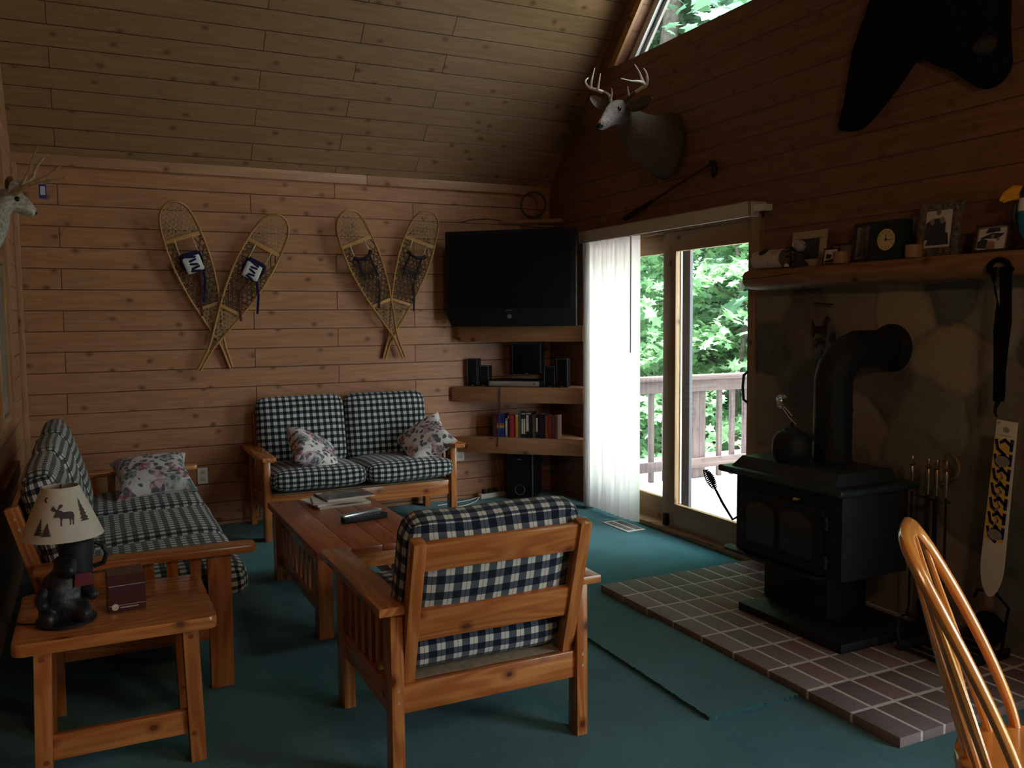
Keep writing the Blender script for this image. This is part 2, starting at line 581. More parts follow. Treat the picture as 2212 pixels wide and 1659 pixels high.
def m_deer(name, axis, lo, hi, back, belly):
    t = T(name, .95, .05)
    p = t.co()
    n = t.noise(t.n('ShaderNodeVectorMath', {0: p, 1: (30, 70, 70)}, operation='MULTIPLY').outputs[0], 1.0, 5, .65)
    n2 = t.noise(p, 9, 3)
    s = t.n('ShaderNodeNewGeometry').outputs['Normal']
    zz = t.sep(s)[2]
    xyz = dict(zip('xyz', t.sep(p)))
    side = t.ramp(t.m_('ADD', zz, t.m_('MULTIPLY', n2, .5)), (.0, 1), (.75, 0))
    c = t.mix(side, back, belly)
    face = t.ramp(t.m_('DIVIDE', t.m_('SUBTRACT', xyz[axis], lo), hi - lo), (0, 1), (1, 0))
    c = t.mix(t.m_('MULTIPLY', face, .85), c, (.66, .60, .56))
    c = t.mix(t.ramp(n, (.35, .65), (.68, 0)), c, (.09, .06, .045))
    t.col(c)
    t.bump(n, .010, .6)
m_deer('deer_fur', 'x', 2.93, 3.13, (.10, .075, .06), (.15, .12, .10))
m_deer('deer_fur_pale', 'x', -.18, -.36, (.34, .25, .20), (.52, .48, .47))
plain('antler', (.68, .60, .48), .45, .3, nz=.25, ns=40)
plain('antler_brown', (.36, .24, .13), .5, .3, nz=.35, ns=30)
plain('antler_base', (.10, .075, .06), .6, .3, nz=.5, ns=60, bump=.004)

def m_birch():
    t = T('birch_bark', .7, .2)
    p = t.co('UV')
    u, v, _ = t.sep(p)
    n = t.noise(t.comb(t.m_('MULTIPLY', u, 60), t.m_('MULTIPLY', v, 14)), 1, 3)
    t.col(t.mix(t.ramp(n, (.60, 0), (.68, .7)), (.52, .42, .36), (.10, .07, .06)))
m_birch()

def m_glass():
    t = T('pane_glass', .02, .5)
    tr = t.n('ShaderNodeBsdfTransparent', {'Color': (.93, .97, .96, 1)})
    gl = t.n('ShaderNodeBsdfGlossy', {'Roughness': .02})
    lw = t.n('ShaderNodeLayerWeight', {'Blend': .5}).outputs['Facing']
    fr = t.m_('ADD', .035, t.m_('MULTIPLY', t.m_('POWER', lw, 5.0), .8))
    mx = t.n('ShaderNodeMixShader', {0: fr, 1: tr.outputs[0], 2: gl.outputs[0]})
    t.t.links.new(mx.outputs[0], t.out.inputs[0])
m_glass()

def m_thin(name, c, tc, f, var=0.0):
    """thin sheet that lets daylight through"""
    t = T(name)
    if var:
        i = t.island()
        c = t.mix(i, tuple(x * (1 - var) for x in c), tuple(min(1, x * (1 + var)) for x in c))
        tc = t.mix(i, tuple(x * (1 - var) for x in tc), tuple(min(1, x * (1 + var)) for x in tc))
    d = t.n('ShaderNodeBsdfDiffuse', {'Color': c})
    tl = t.n('ShaderNodeBsdfTranslucent', {'Color': tc})
    mx = t.n('ShaderNodeMixShader', {0: f, 1: d.outputs[0], 2: tl.outputs[0]})
    t.t.links.new(mx.outputs[0], t.out.inputs[0])
m_thin('vane', (.84, .84, .82), (.97, .935, .945), .8)
m_thin('lampshade', (.62, .55, .47), (.6, .5, .4), .18)
m_thin('leaf_bright', (.20, .36, .20), (.29, .47, .26), .45, .25)
m_thin('leaf_mid', (.14, .27, .18), (.26, .42, .29), .4, .3)
m_thin('leaf_dark', (.09, .17, .11), (.12, .22, .13), .35, .35)

def cover(name, base, spots):
    """printed magazine cover: blurred blocks of ink"""
    t = T(name, .35, .4)
    p = t.co('UV')
    c = base
    for sc, lo, hi, ink in spots:
        c = t.mix(t.ramp(t.noise(p, sc, 2), (lo, 0), (hi, 1)), c, ink)
    t.col(c)
cover('cover_green', (.05, .075, .085), [(9, .5, .56, (.13, .17, .15)), (22, .56, .62, (.22, .20, .20)), (14, .60, .66, (.05, .10, .06))])

# ------------------------------------------------------------------ room
XL, XR, YB, YF, ZE, YR = -.41, 3.5, 6.45, -2.05, 2.535, 2.2
ZR = ZE + YB - YR
MYZ = Mx(((0, 0, 1, 0), (1, 0, 0, 0), (0, 1, 0, 0), (0, 0, 0, 1)))     # local (x,y,z) -> world (z, x, y): prism of a (y,z) outline along x

struct('floor', B(box, -2.75, 3.62, -2.2, 6.6, -.12, 0, 0), 'carpet', label='teal green wall to wall carpet')
struct('wall_back', B(box, -.55, 3.62, YB, YB + .12, 0, ZE + .1, 0), 'pine_back_wall', label='knotty pine boarded end wall with snowshoes')
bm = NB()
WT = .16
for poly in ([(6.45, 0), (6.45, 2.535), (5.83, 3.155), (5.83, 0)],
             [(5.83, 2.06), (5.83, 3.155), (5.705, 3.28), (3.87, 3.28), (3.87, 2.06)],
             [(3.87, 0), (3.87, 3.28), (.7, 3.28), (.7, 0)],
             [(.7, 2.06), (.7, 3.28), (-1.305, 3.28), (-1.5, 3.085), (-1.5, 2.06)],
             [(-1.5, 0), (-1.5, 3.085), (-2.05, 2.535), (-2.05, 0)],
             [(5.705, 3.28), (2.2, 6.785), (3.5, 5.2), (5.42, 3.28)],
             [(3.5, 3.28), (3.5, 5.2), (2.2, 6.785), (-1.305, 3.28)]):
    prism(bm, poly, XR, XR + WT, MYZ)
struct('wall_right', bm, 'pine_right_wall_shaded', smooth=False, label='boarded gable wall with sliding door, shade painted into its pine')
struct('wall_left', B(prism, [(6.45, 0), (6.45, 2.535), (2.3, 6.685), (2.3, 0)], XL - .12, XL, MYZ), 'pine_left_wall', smooth=False, label='boarded wall behind the sofa')
bm = NB()
box(bm, -2.6, XL - .12, 2.18, 2.3, 0, 6.7)
box(bm, -2.72, -2.6, YF, 2.3, 0, 2.4)
prism(bm, [(2.3, 2.4), (2.3, 6.685), (2.2, 6.785), (-1.935, 2.65), (-2.05, 2.4)], -2.72, -2.6, MYZ)
struct('wall_left.001', bm, 'pine_left_wall', smooth=False, label='boarded walls of the recess beside the dining end')
struct('wall_front', B(box, -2.72, 3.62, YF - .12, YF, 0, 2.6), 'pine_back_wall', smooth=False, label='boarded wall behind the viewer')
wf = struct('window_1', B(lambda b: [box(b, XR + .02, XR + .10, -1.5, .7, z, z + .06) for z in (.0, 2.0)] + [box(b, XR + .02, XR + .10, y, y + .06, .06, 2.0) for y in (-1.5, -.43, .64)]), 'window_wood', label='glazed door in the gable wall beyond the mantel, out of view')
struct('pane', B(box, XR + .05, XR + .056, -1.45, .65, .05, 2.01), 'pane_glass', wf)
for nm, mt, a, b_ in (('ceiling', 'pine_ceiling_back', (YB, ZE), (YR, ZR)), ('ceiling.001', 'pine_ceiling_front', (YF, ZE), (YR, ZR))):
    s = 1 if a[0] > b_[0] else -1
    poly = [a, b_, (b_[0], b_[1] + .2), (a[0] + s * .2, a[1] + .0)]
    struct(nm, B(prism, poly, -2.72, 3.66, MYZ), mt, smooth=False, label='sloping pine boarded ceiling' if s > 0 else 'pine ceiling slope over the dining end')

# trims
bm = NB()
box(bm, XL, 1.925, YB - .022, YB, 2.482, 2.552, .004)
box(bm, 1.928, XR, YB - .022, YB, 2.482, 2.552, .004)
struct('trim_1', bm, 'pine_trim', label='pine moulding where back wall meets ceiling')
struct('trim_2', B(box, XL, XL + .03, YB - .09, YB - .0, .04, 2.48, .004), 'pine_trim', label='corner board')
bm = NB()
box(bm, XL, XL + .035, 5.30, 5.40, .95, 3.2, .004)
box(bm, XL, XL + .022, 5.40, 5.44, 1.0, 3.1, .004)
box(bm, XL, XL + .03, 4.6, 5.5, .62, .70, .004)
struct('trim_3', bm, 'pine_trim', label='upright casing boards on the left wall')

# gable window
GY = 3.5
gw = NB()
prism(gw, [(5.42, 3.28), (5.505, 3.28), (GY, 5.2 + .085), (GY, 5.2)], XR - .022, XR, MYZ)
box(gw, XR - .022, XR, GY - .085, GY, 3.28, 5.285)
win = struct('window_2', gw, 'window_wood', label='tall triangular gable window above the antlered trophy', smooth=False)
bm = NB()
prism(bm, [(5.42, 3.285), (5.33, 3.285), (GY, 5.115), (GY, 5.205)], XR + .075, XR + .10, MYZ)
box(bm, XR + .075, XR + .10, GY, GY + .05, 3.28, 5.15)
box(bm, XR + .075, XR + .10, GY, 5.40, 3.28, 3.305)
struct('window_frame', bm, 'white_paint', win, smooth=False)
struct('outer_stop', B(prism, [(5.42, 3.285), (5.28, 3.285), (GY, 5.065), (GY, 5.205)], XR + .11, XR + .13, MYZ), 'stop_grey', win, smooth=False)
struct('pane', B(prism, [(5.38, 3.29), (GY + .02, 5.15), (GY + .02, 3.29)], XR + .103, XR + .108, MYZ), 'pane_glass', win, smooth=False)

# sliding door
door = thing('door_1', 'sliding glass patio door in pale wood frame', None)
door['kind'] = 'structure'
bm = NB()
box(bm, XR, XR + WT, 3.87, 3.895, 0, 2.06)
box(bm, XR, XR + WT, 5.805, 5.83, 0, 2.06)
box(bm, XR, XR + WT, 3.87, 5.83, 2.03, 2.06)
box(bm, XR - .03, XR + WT, 3.87, 5.83, 0.0, .035, .006)
struct('door_frame', bm, 'door_wood', door)
struct('door_casing', B(box, XR - .02, XR, 3.885, 3.965, .035, 2.12, .004), 'door_wood', door)
def panel(nm, y0, y1, x, st):
    bm = NB()
    box(bm, x, x + .038, y0, y0 + st, .04, 2.03, .004)
    box(bm, x, x + .038, y1 - st - .03, y1, .04, 2.03, .004)
    box(bm, x + .001, x + .037, y0 + st, y1 - st, 1.90, 2.03, .004, along=1)
    box(bm, x + .001, x + .037, y0 + st, y1 - st, .04, .205, .004, along=1)
    p = struct(nm, bm, 'door_wood', door)
    struct('glass', B(box, x + .017, x + .021, y0 + st - .01, y1 - st, .2, 1.91), 'pane_glass', p)
    return p
pn = panel('sliding_panel', 3.897, 4.845, XR + .005, .108)
struct('handle', B(tube, [(XR + .003, 3.985, .95), (XR - .035, 3.985, .975), (XR - .042, 3.985, 1.05), (XR - .035, 3.985, 1.12), (XR + .003, 3.985, 1.145)], .008, 8), 'black_iron', pn)
bm = NB()
box(bm, XR - .022, XR + .004, 4.765, 4.805, .045, .13, .008)
struct('foot_lock', bm, 'black_plastic', pn)
panel('fixed_panel', 4.83, 5.80, XR + .062, .09)
bm = NB()
box(bm, XR + .11, XR + .135, 4.69, 4.80, .04, 2.03, .003)
struct('screen_stile', bm, 'grey_metal', door)
struct('screen_edge', B(box, XR + .0445, XR + .056, 4.700, 4.708, .205, 1.90), 'white_paint', door)

# floor register by the door
reg = thing('floor_register', 'pale metal floor vent set in carpet by patio door', 'floor vent', (3.32, 5.045, .0))
bm = NB()
box(bm, -.075, .075, -.16, .16, .0, .007, .003)
obj('register_plate', bm, 'register_metal', reg)
bm = NB()
for sx in (-1, 1):
    for i in range(11):
        y = -.135 + .0255 * i + .007
        box(bm, sx * .035 - .026, sx * .035 + .026, y - .007, y + .007, .0065, .0082)
obj('louver', bm, 'dark_slot', reg)
# ------------------------------------------------------------------ mission style seating
def settee(name, label, cat, W, D, ncush, loc, rz, ging, group=None, seed=1, back_h=.50, sag=0.0, lean=.10, wood='orange_pine'):
    """front faces local -y, back at +y; W over the arms, D leg to leg"""
    t = thing(name, label, cat, loc, rz, group)
    hw = W / 2
    lx = hw - .063                      # centre of the legs
    yf, yb = -D / 2, D / 2
    for s in (-1, 1):
        x = s * lx
        obj('leg', B(box, x - .0225, x + .0225, yf, yf + .09, 0, .545, .005), wood, t)
        obj('leg', B(box, x - .0215, x + .0215, yb - .065, yb, 0, .545, .005), wood, t)
        a = NB()
        ax = s * (hw - .055)
        prism(a, [(ax - .055, yb + .02), (ax + .055, yb + .02), (ax + .055, yf - .07), (ax + .035, yf - .095), (ax - .035, yf - .095), (ax - .055, yf - .07)], .545, .575, None, .007)
        for f in a.faces:
            for lp in f.loops:
                u = lp[uvl(a)].uv
                lp[uvl(a)].uv = (lp.vert.co.y + s * 3 + seed, lp.vert.co.x + lp.vert.co.z)
        obj('arm', a, wood, t)
        obj('side_rail', B(box, x - .015, x + .015, yf + .09, yb - .065, .20, .295, .004), wood, t)
        sl = NB()
        k = 6
        for i in range(k):
            y = yf + .09 + (D - .155) * (i + .5) / k
            box(sl, x - .008, x + .008, y - .021, y + .021, .295, .546, .003)
        obj('side_slats', sl, wood, t)
        p0, p1 = (s * (lx - .0445), yb - .07, .24), (s * (lx - .0445), yb - .07 + lean * 1.55, .792)
        obj('back_post', B(bar, p0, p1, .044, .05, (0, 1, 0), .006), wood, t)
        for z in (.255, .295):
            obj('peg', B(tube, [(x, yb - .001, z), (x, yb + .002, z)], .006, 10), 'tallow', t)
        for z in (.71, .75):
            yy = yb - .07 + lean * 1.55 * (z - .24) / .552
            obj('peg', B(tube, [(s * (lx - .0445 + .0225), yy, z), (s * (lx - .0445 + .0238), yy, z)], .006, 10), 'tallow', t)
    ix = lx - .0445 - .022
    obj('front_rail', B(box, -lx + .02, lx - .02, yf + .02, yf + .05, .195, .30, .004), wood, t)
    obj('rear_rail', B(box, -lx + .02, lx - .02, yb - .045, yb - .015, .21, .305, .004), wood, t)
    def at(z):
        return yb - .07 + lean * 1.55 * (z - .24) / .552
    for nm, z0, z1 in (('top_rail', .688, .785), ('middle_rail', .445, .555)):
        ya, yc = at(z0), at(z1)
        bm = NB()
        bar(bm, (-ix - .004, (ya + yc) / 2, (z0 + z1) / 2), (ix + .004, (ya + yc) / 2, (z0 + z1) / 2), .026, z1 - z0, (0, lean * 1.55, .552), .005)
        obj(nm, bm, wood, t)
    obj('seat_deck', B(box, -lx + .02, lx - .02, yf + .05, yb - .046, .285, .305, .003), 'seat_deck_cloth', t)
    cw = (2 * lx - .045) / ncush
    for i in range(ncush):
        x = -lx + .0225 + cw * (i + .5)
        obj('seat_cushion', B(cushion, cw + .008, D - .04 + .06, .165, TR(x, yf + D / 2 - .07, .393, rx=R(-2.5)), .45, .22, 13, seed + i), ging, t, ang=60)
        bw = cw - .005 if ncush > 1 else 2 * lx - .035
        bx = -bw * ncush / 2 + bw * (i + .5)
        a = math.atan2(.552, lean * 1.55)
        yy = at(.66)
        obj('back_cushion', B(cushion, bw + .004, back_h, .16, TR(bx, yy - .105, .655 + (back_h - .5) * .3, rx=a), .48, .3, 13, seed + 5 + i, sag), ging, t, ang=60)
    return t

settee('armchair', 'orange pine armchair with checked cushions, its back to the viewer', 'armchair', .80, .67, 1, (1.165, 2.875, 0), PI, 'gingham', 'pine seats with checked cushions', 3, .45, .015)
settee("loveseat", "two seat pine sofa with checked cushions under the snowshoes", "sofa", 1.45, .62, 2, (1.675, 6.085, 0), 0, "gingham_small", "pine seats with checked cushions", 11, .52, 0.0, .07)
settee('sofa', 'long pine sofa with checked cushions against the left wall', 'sofa', 2.24, .67, 3, (.135, 4.62, 0), PI / 2, 'gingham_small', 'pine seats with checked cushions', 23, .52)

def pillow(label, loc, rot, size, mat, seed):
    o = obj('throw_pillow', B(cushion, size, size, .17, None, .3, 0, 15, seed, 0, .006, .16), mat, ang=70)
    o.location = loc
    o.rotation_euler = rot
    return tag(o, label, 'pillow', 'floral throw pillows')
pillow('floral throw pillow slumped at the left end of the two seat sofa', (1.355, 5.93, .555), (R(34), R(26), R(14)), .37, 'floral', 1)
pillow('floral throw pillow propped on the right arm of the two seat sofa', (2.185, 5.95, .575), (R(31), R(-32), R(-16)), .39, 'floral', 2)
pillow('grey and rose floral pillow at the far end of the long sofa', (.30, 5.43, .56), (R(22), R(-3), R(3)), .43, 'floral_grey', 3)

# ------------------------------------------------------------------ coffee table
ct = thing('coffee_table', 'long reddish pine coffee table with magazines on it', 'coffee table', (1.16, 4.41, 0))
bm = NB()
for i, (a, b) in enumerate([(-.285, -.125), (-.124, .022), (.023, .128), (.129, .285)]):
    box(bm, a, b, -.60, .60, .392, .425, .004)
obj('tabletop', bm, 'red_pine', ct)
for x, y in ((-.22, .57), (.22, .57), (-.22, -.57), (.22, -.57)):
    obj('plug', B(tube, [(x, y, .4235), (x, y, .4258)], .012, 12), 'stick_wood', ct)
for sx in (-1, 1):
    for sy in (-1, 1):
        obj('leg', B(box, sx * .235 - .035, sx * .235 + .035, sy * .50 - .045, sy * .50 + .045, 0, .392, .005), 'orange_pine', ct)
    obj('apron', B(box, sx * .235 - .013, sx * .235 + .013, -.455, .455, .325, .392, .003), 'orange_pine', ct)
    obj('side_rail', B(box, sx * .235 - .013, sx * .235 + .013, -.455, .455, .09, .15, .003), 'orange_pine', ct)
    bm = NB()
    for i in range(9):
        y = -.40 + .1 * i
        box(bm, sx * .235 - .008, sx * .235 + .008, y - .022, y + .022, .15, .325, .003)
    obj('side_slats', bm, 'orange_pine', ct)
for sy in (-1, 1):
    obj('end_rail', B(box, -.20, .20, sy * .50 - .013, sy * .50 + .013, .30, .392, .003), 'orange_pine', ct)

def magazine(label, x, y, z, w, h, t, rz, cov, page='page_cream'):
    o = thing('magazine', label, 'magazine', (x, y, z), rz, 'magazines on the coffee table')
    obj('pages', B(box, -w / 2 + .001, w / 2 - .001, -h / 2 + .001, h / 2 - .001, 0, t - .0012, .0), page, o)
    bm = NB()
    box(bm, -w / 2, w / 2, -h / 2, h / 2, t - .0012, t, 0)
    box(bm, -w / 2 - .001, -w / 2 + .001, -h / 2, h / 2, 0, t, 0)
    c = obj('cover', bm, cov, o)
    return o
mz = .4255
magazine('thick cream paged magazine at the bottom of the coffee table stack', 1.235, 4.80, mz, .30, .22, .012, R(6), 'page_cream')
magazine('white edged magazine poking out left of the stack', 1.205, 4.835, mz + .0125, .29, .22, .009, R(14), 'page_white', 'page_white')
magazine('magazine with worn cream edges under the top one', 1.23, 4.795, mz + .022, .29, .215, .010, R(-9), 'page_cream')
tm = magazine('dark green covered magazine with red stripe on top of the stack', 1.275, 4.83, mz + .0325, .285, .215, .012, R(7), 'cover_green')
def line_of_type(parent, name, x, y, z, n, w, h, gap, mat, vert=False):
    bm = NB()
    r = random.Random(n)
    for i in range(n):
        ww = w * r.uniform(.6, 1.2)
        cx, cy = (x, y - i * (h + gap)) if not vert else (x, y - i * (w + gap))
        box(bm, cx, cx + (ww if not vert else h), cy - (h if not vert else ww), cy, z, z + .0003)
    return obj(name, bm, mat, parent)
plain('ink_red', (.30, .045, .07), .4, .3)
plain('ink_yellow', (.35, .32, .12), .4, .3)
line_of_type(tm, 'red_lettering', .088, .10, .012, 7, .022, .022, .005, 'ink_red', True)
line_of_type(tm, 'yellow_lettering', -.085, .085, .012, 4, .05, .006, .006, 'ink_yellow')
bm = NB(); box(bm, -.135, -.105, .075, .1, .012, .0123)
obj('address_label', bm, 'page_white', tm)

def remote(label, x, y, z, L, w, t, rz, rx, mat, key):
    o = thing('remote_control', label, 'remote', (x, y, z), rz, 'remote controls')
    o.rotation_euler = (0, rx, rz)
    bm = NB()
    prism(bm, [(-L / 2, -w * .42), (-L / 2, w * .42), (-L / 2 + .01, w / 2), (L / 2 - .01, w / 2), (L / 2, w * .42), (L / 2, -w * .42), (L / 2 - .01, -w / 2), (-L / 2 + .01, -w / 2)], 0, t, None, .004)
    obj('remote_body', bm, mat, o)
    bm = NB()
    for i in range(9):
        for j in (-1, 0, 1):
            box(bm, -L * .38 + i * L * .085, -L * .38 + i * L * .085 + L * .045, j * w * .27 - w * .09, j * w * .27 + w * .09, t - .0005, t + .0012, .0005)
    obj('buttons', bm, key, o)
    return o
remote('black remote lying under the silver one on the coffee table', 1.245, 4.325, mz, .245, .052, .027, R(10), 0, 'black_plastic', 'grey_trim')
remote('silver grey remote laid on the black one on the coffee table', 1.235, 4.355, mz + .0275, .225, .045, .014, R(15), R(-2.0), 'silver', 'grey_trim')

# ------------------------------------------------------------------ end table, lamp, tissue box
et = thing('end_table', 'small orange pine end table beside the long sofa', 'end table', (.043, 3.195, 0))
bm = NB()
hwx, hy = .297, .272
pts = []
for cx, cy, a0 in ((hwx - .03, hy - .03, 0), (-hwx + .03, hy - .03, 90), (-hwx + .03, -hy + .03, 180), (hwx - .03, -hy + .03, 270)):
    for k in range(4):
        a = R(a0 + 30 * k)
        pts.append((cx + .03 * math.cos(a), cy + .03 * math.sin(a)))
prism(bm, pts, .458, .50, None, .007)
obj('tabletop', bm, 'orange_pine', et)
for sx in (-1, 1):
    for sy in (-1, 1):
        obj('leg', B(bar, (sx * .228, sy * .20, 0), (sx * .215, sy * .20, .458), .05, .062, (0, 1, 0), .004), 'orange_pine', et)
        for z in (.43, .1):
            obj('peg', B(tube, [(sx * .217, sy * .20 - .031, z), (sx * .217, sy * .20 - .0335, z)], .008, 10), 'red_pine', et)
for sy in (-1, 1):
    if sy < 0:
        obj('stretcher', B(box, -.2, .2, sy * .20 - .014, sy * .20 + .014, .095, .175, .004), 'orange_pine', et)

lamp = thing('table_lamp', 'bear figure table lamp with moose silhouette shade on end table', 'lamp', (-.105, 3.085, .50))
bm = NB()
lathe(bm, [(.075, 0), (.088, .004), (.09, .014), (.07, .02), (0, .021)], 24, TR(0, 0, 0))
obj('lamp_base', bm, 'bear_resin', lamp)
# bear, one continuous body: skinned skeleton
def skin(name, verts, edges, mat, parent, sub=2, root=0):
    me = bpy.data.meshes.new(name)
    me.from_pydata([v[:3] for v in verts], edges, [])
    o = bpy.data.objects.new(name, me)
    COL.objects.link(o)
    me.materials.append(MATS[mat])
    s = o.modifiers.new('Skin', 'SKIN')
    s.use_smooth_shade = True
    lay = me.skin_vertices[0].data
    for i, v in enumerate(verts):
        lay[i].radius = (v[3], v[4] if len(v) > 4 else v[3])
        lay[i].use_root = i == root
    u = o.modifiers.new('Subsurf', 'SUBSURF')
    u.levels = u.render_levels = sub
    if parent is not None:
        o.parent = parent
    return o
skin('bear_figure', [(-.015, -.02, .055, .058), (-.005, -.015, .10, .055), (0, -.015, .155, .042), (.005, -.035, .19, .036), (.015, -.065, .185, .024), (.02, -.085, .178, .014),
                     (-.05, -.035, .13, .022), (-.07, -.065, .10, .02), (-.055, -.09, .075, .018), (.05, -.03, .13, .022), (.075, -.05, .105, .02), (.085, -.075, .085, .018),
                     (-.05, -.055, .04, .032), (-.055, -.10, .032, .025), (.045, -.05, .045, .032), (.065, -.095, .035, .026), (-.02, -.02, .222, .011), (.03, -.025, .222, .011)],
     [(0, 1), (1, 2), (2, 3), (3, 4), (4, 5), (2, 6), (6, 7), (7, 8), (2, 9), (9, 10), (10, 11), (0, 12), (12, 13), (0, 14), (14, 15), (3, 16), (3, 17)], 'bear_resin', lamp)
bm = NB()
lathe(bm, [(.038, 0), (.047, .01), (.049, .06), (.052, .115), (.045, .125), (0, .126)], 20, TR(.035, .03, .135))
obj('log_bucket', bm, 'black_iron', lamp)
obj('bucket_handle', B(tube, [(.035 + .05 * math.cos(a), .03, .235 + .045 * math.sin(a)) for a in [R(q) for q in (-55, -25, 5, 35, 55)]] and [(.085, .03, .165), (.115, .025, .175), (.125, .022, .205), (.115, .025, .235), (.09, .03, .245)], .008, 8), 'bear_resin', lamp)
bm = NB()
prism(bm, [(-.03, -.02), (.03, -.02), (.024, .02), (-.024, .022)], 0, .012, TR(.052, -.045, .145, R(80), 0, R(15)), .004)
obj('neckerchief', bm, 'red_cloth', lamp)
bm = NB()
tube(bm, [(0, 0, .2), (0, 0, .30), (0, 0, .41)], .006, 8)
for a in (0, 90, 180, 270):
    tube(bm, [(0, 0, .425), (.055 * math.cos(R(a)), .055 * math.sin(R(a)), .44)], .002, 6)
tube(bm, [(0, 0, .41), (0, 0, .43)], .01, 8)
obj('lamp_stem', bm, 'black_iron', lamp)
SH0, SH1, SZ0, SZ1 = .121, .054, .285, .445
bm = NB()
n = 40
L = uvl(bm)
prof = [(SH0, SZ0), (SH0 + .0015, SZ0 - .001), (SH1 + .0015, SZ1 + .001), (SH1, SZ1), (SH1 - .0005, SZ1), (SH0 - .0005, SZ0)]
lathe(bm, [(SH0, SZ0), (SH0 * .75 + SH1 * .25, SZ0 * .75 + SZ1 * .25), (SH0 * .5 + SH1 * .5, SZ0 * .5 + SZ1 * .5), (SH1, SZ1), (SH1 - .001, SZ1), (SH0 * .5 + SH1 * .5 - .001, SZ0 * .5 + SZ1 * .5), (SH0 - .001, SZ0), (SH0, SZ0)], 40)
sh = obj('lamp_shade', bm, 'lampshade', lamp, ang=60)
def shade_print(name, poly, a_c, t_c, sc, rise=.0012):
    """silhouette wrapped on the cone; poly in units, centred on angle a_c, height t_c (0 foot..1 top)"""
    tmp = bmesh.new()
    pv = [V((x, y, 0)) for x, y in poly]
    tris = [[pv[i] for i in t3] for t3 in tessellate_polygon([pv])]
    for _ in range(3):
        tris = [t4 for a, b, c in tris for t4 in ([a, (a + b) / 2, (a + c) / 2], [(a + b) / 2, b, (b + c) / 2], [(a + c) / 2, (b + c) / 2, c], [(a + b) / 2, (b + c) / 2, (a + c) / 2])]
    for t3 in tris:
        tmp.faces.new([tmp.verts.new(p) for p in t3])
    slant = math.hypot(SH0 - SH1, SZ1 - SZ0)
    for v in tmp.verts:
        s = t_c + v.co.y * sc / slant
        r = SH0 + (SH1 - SH0) * s
        a = a_c + v.co.x * sc / r
        rr = r + rise
        v.co = V((rr * math.cos(a), rr * math.sin(a), SZ0 + (SZ1 - SZ0) * s))
    tmp.normal_update()
    bm = NB()
    merge(bm, tmp)
    return bm
moose = [(0, 0), (.3, -.02), (.28, .9), (.42, 1.35), (.95, 1.28), (1.5, 1.25), (1.62, .75), (1.55, .05), (1.8, .03), (1.83, .8), (1.95, 1.2), (2.1, .6), (2.06, .02), (2.3, 0), (2.3, .8), (2.4, 1.6), (2.3, 2.25), (2.0, 2.55), (1.3, 2.65), (.55, 2.6), (.2, 2.95), (-.25, 3.0),
         (.0, 3.35), (.35, 3.55), (.55, 4.1), (.3, 4.0), (.2, 4.25), (.02, 3.95), (-.12, 4.1), (-.2, 3.6), (-.4, 3.2), (-.6, 3.1), (-.8, 3.4), (-1.05, 4.0), (-1.15, 3.65), (-1.4, 3.75), (-1.38, 3.4), (-1.6, 3.2), (-1.2, 2.85), (-.85, 2.85), (-.75, 2.5), (-1.05, 2.0), (-1.1, 1.75), (-.85, 1.6), (-.6, 1.75), (-.42, 1.5), (-.35, 1.75), (-.1, 1.65), (.05, 1.3), (.08, .8)]
def fir(k, h, w):
    p = [(-w * .5, 0)]
    for i in range(k):
        y = h * (i + .55) / k
        ww = w * .5 * (1 - (i + .5) / k)
        p += [(-ww * .55, y), (-ww * 1.0, y + .02)]
    p.append((0, h))
    for i in reversed(range(k)):
        y = h * (i + .55) / k
        ww = w * .5 * (1 - (i + .5) / k)
        p += [(ww * 1.0, y + .02), (ww * .55, y)]
    return p + [(w * .5, 0)]
A0 = R(-92)
bm = shade_print('moose', [(x, y - 1.5) for x, y in moose], A0 + .02, .46, .0165)
for x_, t_, h_, w_ in ((-.60, .16, 3.2, 1.9), (-.36, .14, 2.5, 2.2), (.80, .35, 4.6, 2.0)):
    q = shade_print('fir', fir(6, h_, w_), A0 + x_, t_, .017)
    me = bpy.data.meshes.new('t'); q.to_mesh(me); q.free(); bm.from_mesh(me); bpy.data.meshes.remove(me)
moon = [(math.cos(R(a)), math.sin(R(a))) for a in range(70, 291, 20)] + [(.45 + .75 * math.cos(R(a)), .75 * math.sin(R(a))) for a in range(260, 99, -20)]
q = shade_print('moon', moon, A0 - .52, .80, .009)
me = bpy.data.meshes.new('t'); q.to_mesh(me); q.free(); bm.from_mesh(me); bpy.data.meshes.remove(me)
obj('shade_silhouettes', bm, 'lamp_print', sh, smooth=False)
bm = NB()
tube(bm, [(-.08, .0, .006), (-.13, .03, .004), (-.17, .06, .004), (-.19, .12, .004), (-.20, .17, .004)], .003, 6)
obj('cord', bm, 'cable_dark', lamp)

tb = thing('tissue_box', 'maroon cardboard tissue box on end table', 'tissue box', (.073, 3.165, .5005), R(4))
bm = NB()
prism(bm, [(-.057, -.055), (.057, -.055), (.057, .055), (-.057, .055)], 0, .125, None, .002)
obj('carton', bm, 'tissue_box_maroon', tb)
bm = NB()
box(bm, -.0565, .0565, -.0556, -.0552, .088, .0895)
box(bm, -.0565, .0565, -.0556, -.0552, .022, .0232)
lathe(bm, [(0, 0), (.011, 0), (.011, .0008), (0, .0008)], 18, TR(-.038, -.0550, .018, R(90)))
r = random.Random(4)
x = -.022
while x < .03:
    w = r.uniform(.0015, .0035)
    box(bm, x, x + w, -.0556, -.0552, .0125, .0165)
    x += w + .0012
obj('carton_print', bm, 'page_cream', tb)
bm = NB()
prism(bm, [(.035 * math.cos(a), .022 * math.sin(a)) for a in [2 * PI * i / 24 for i in range(24)]], .1245, .1254)
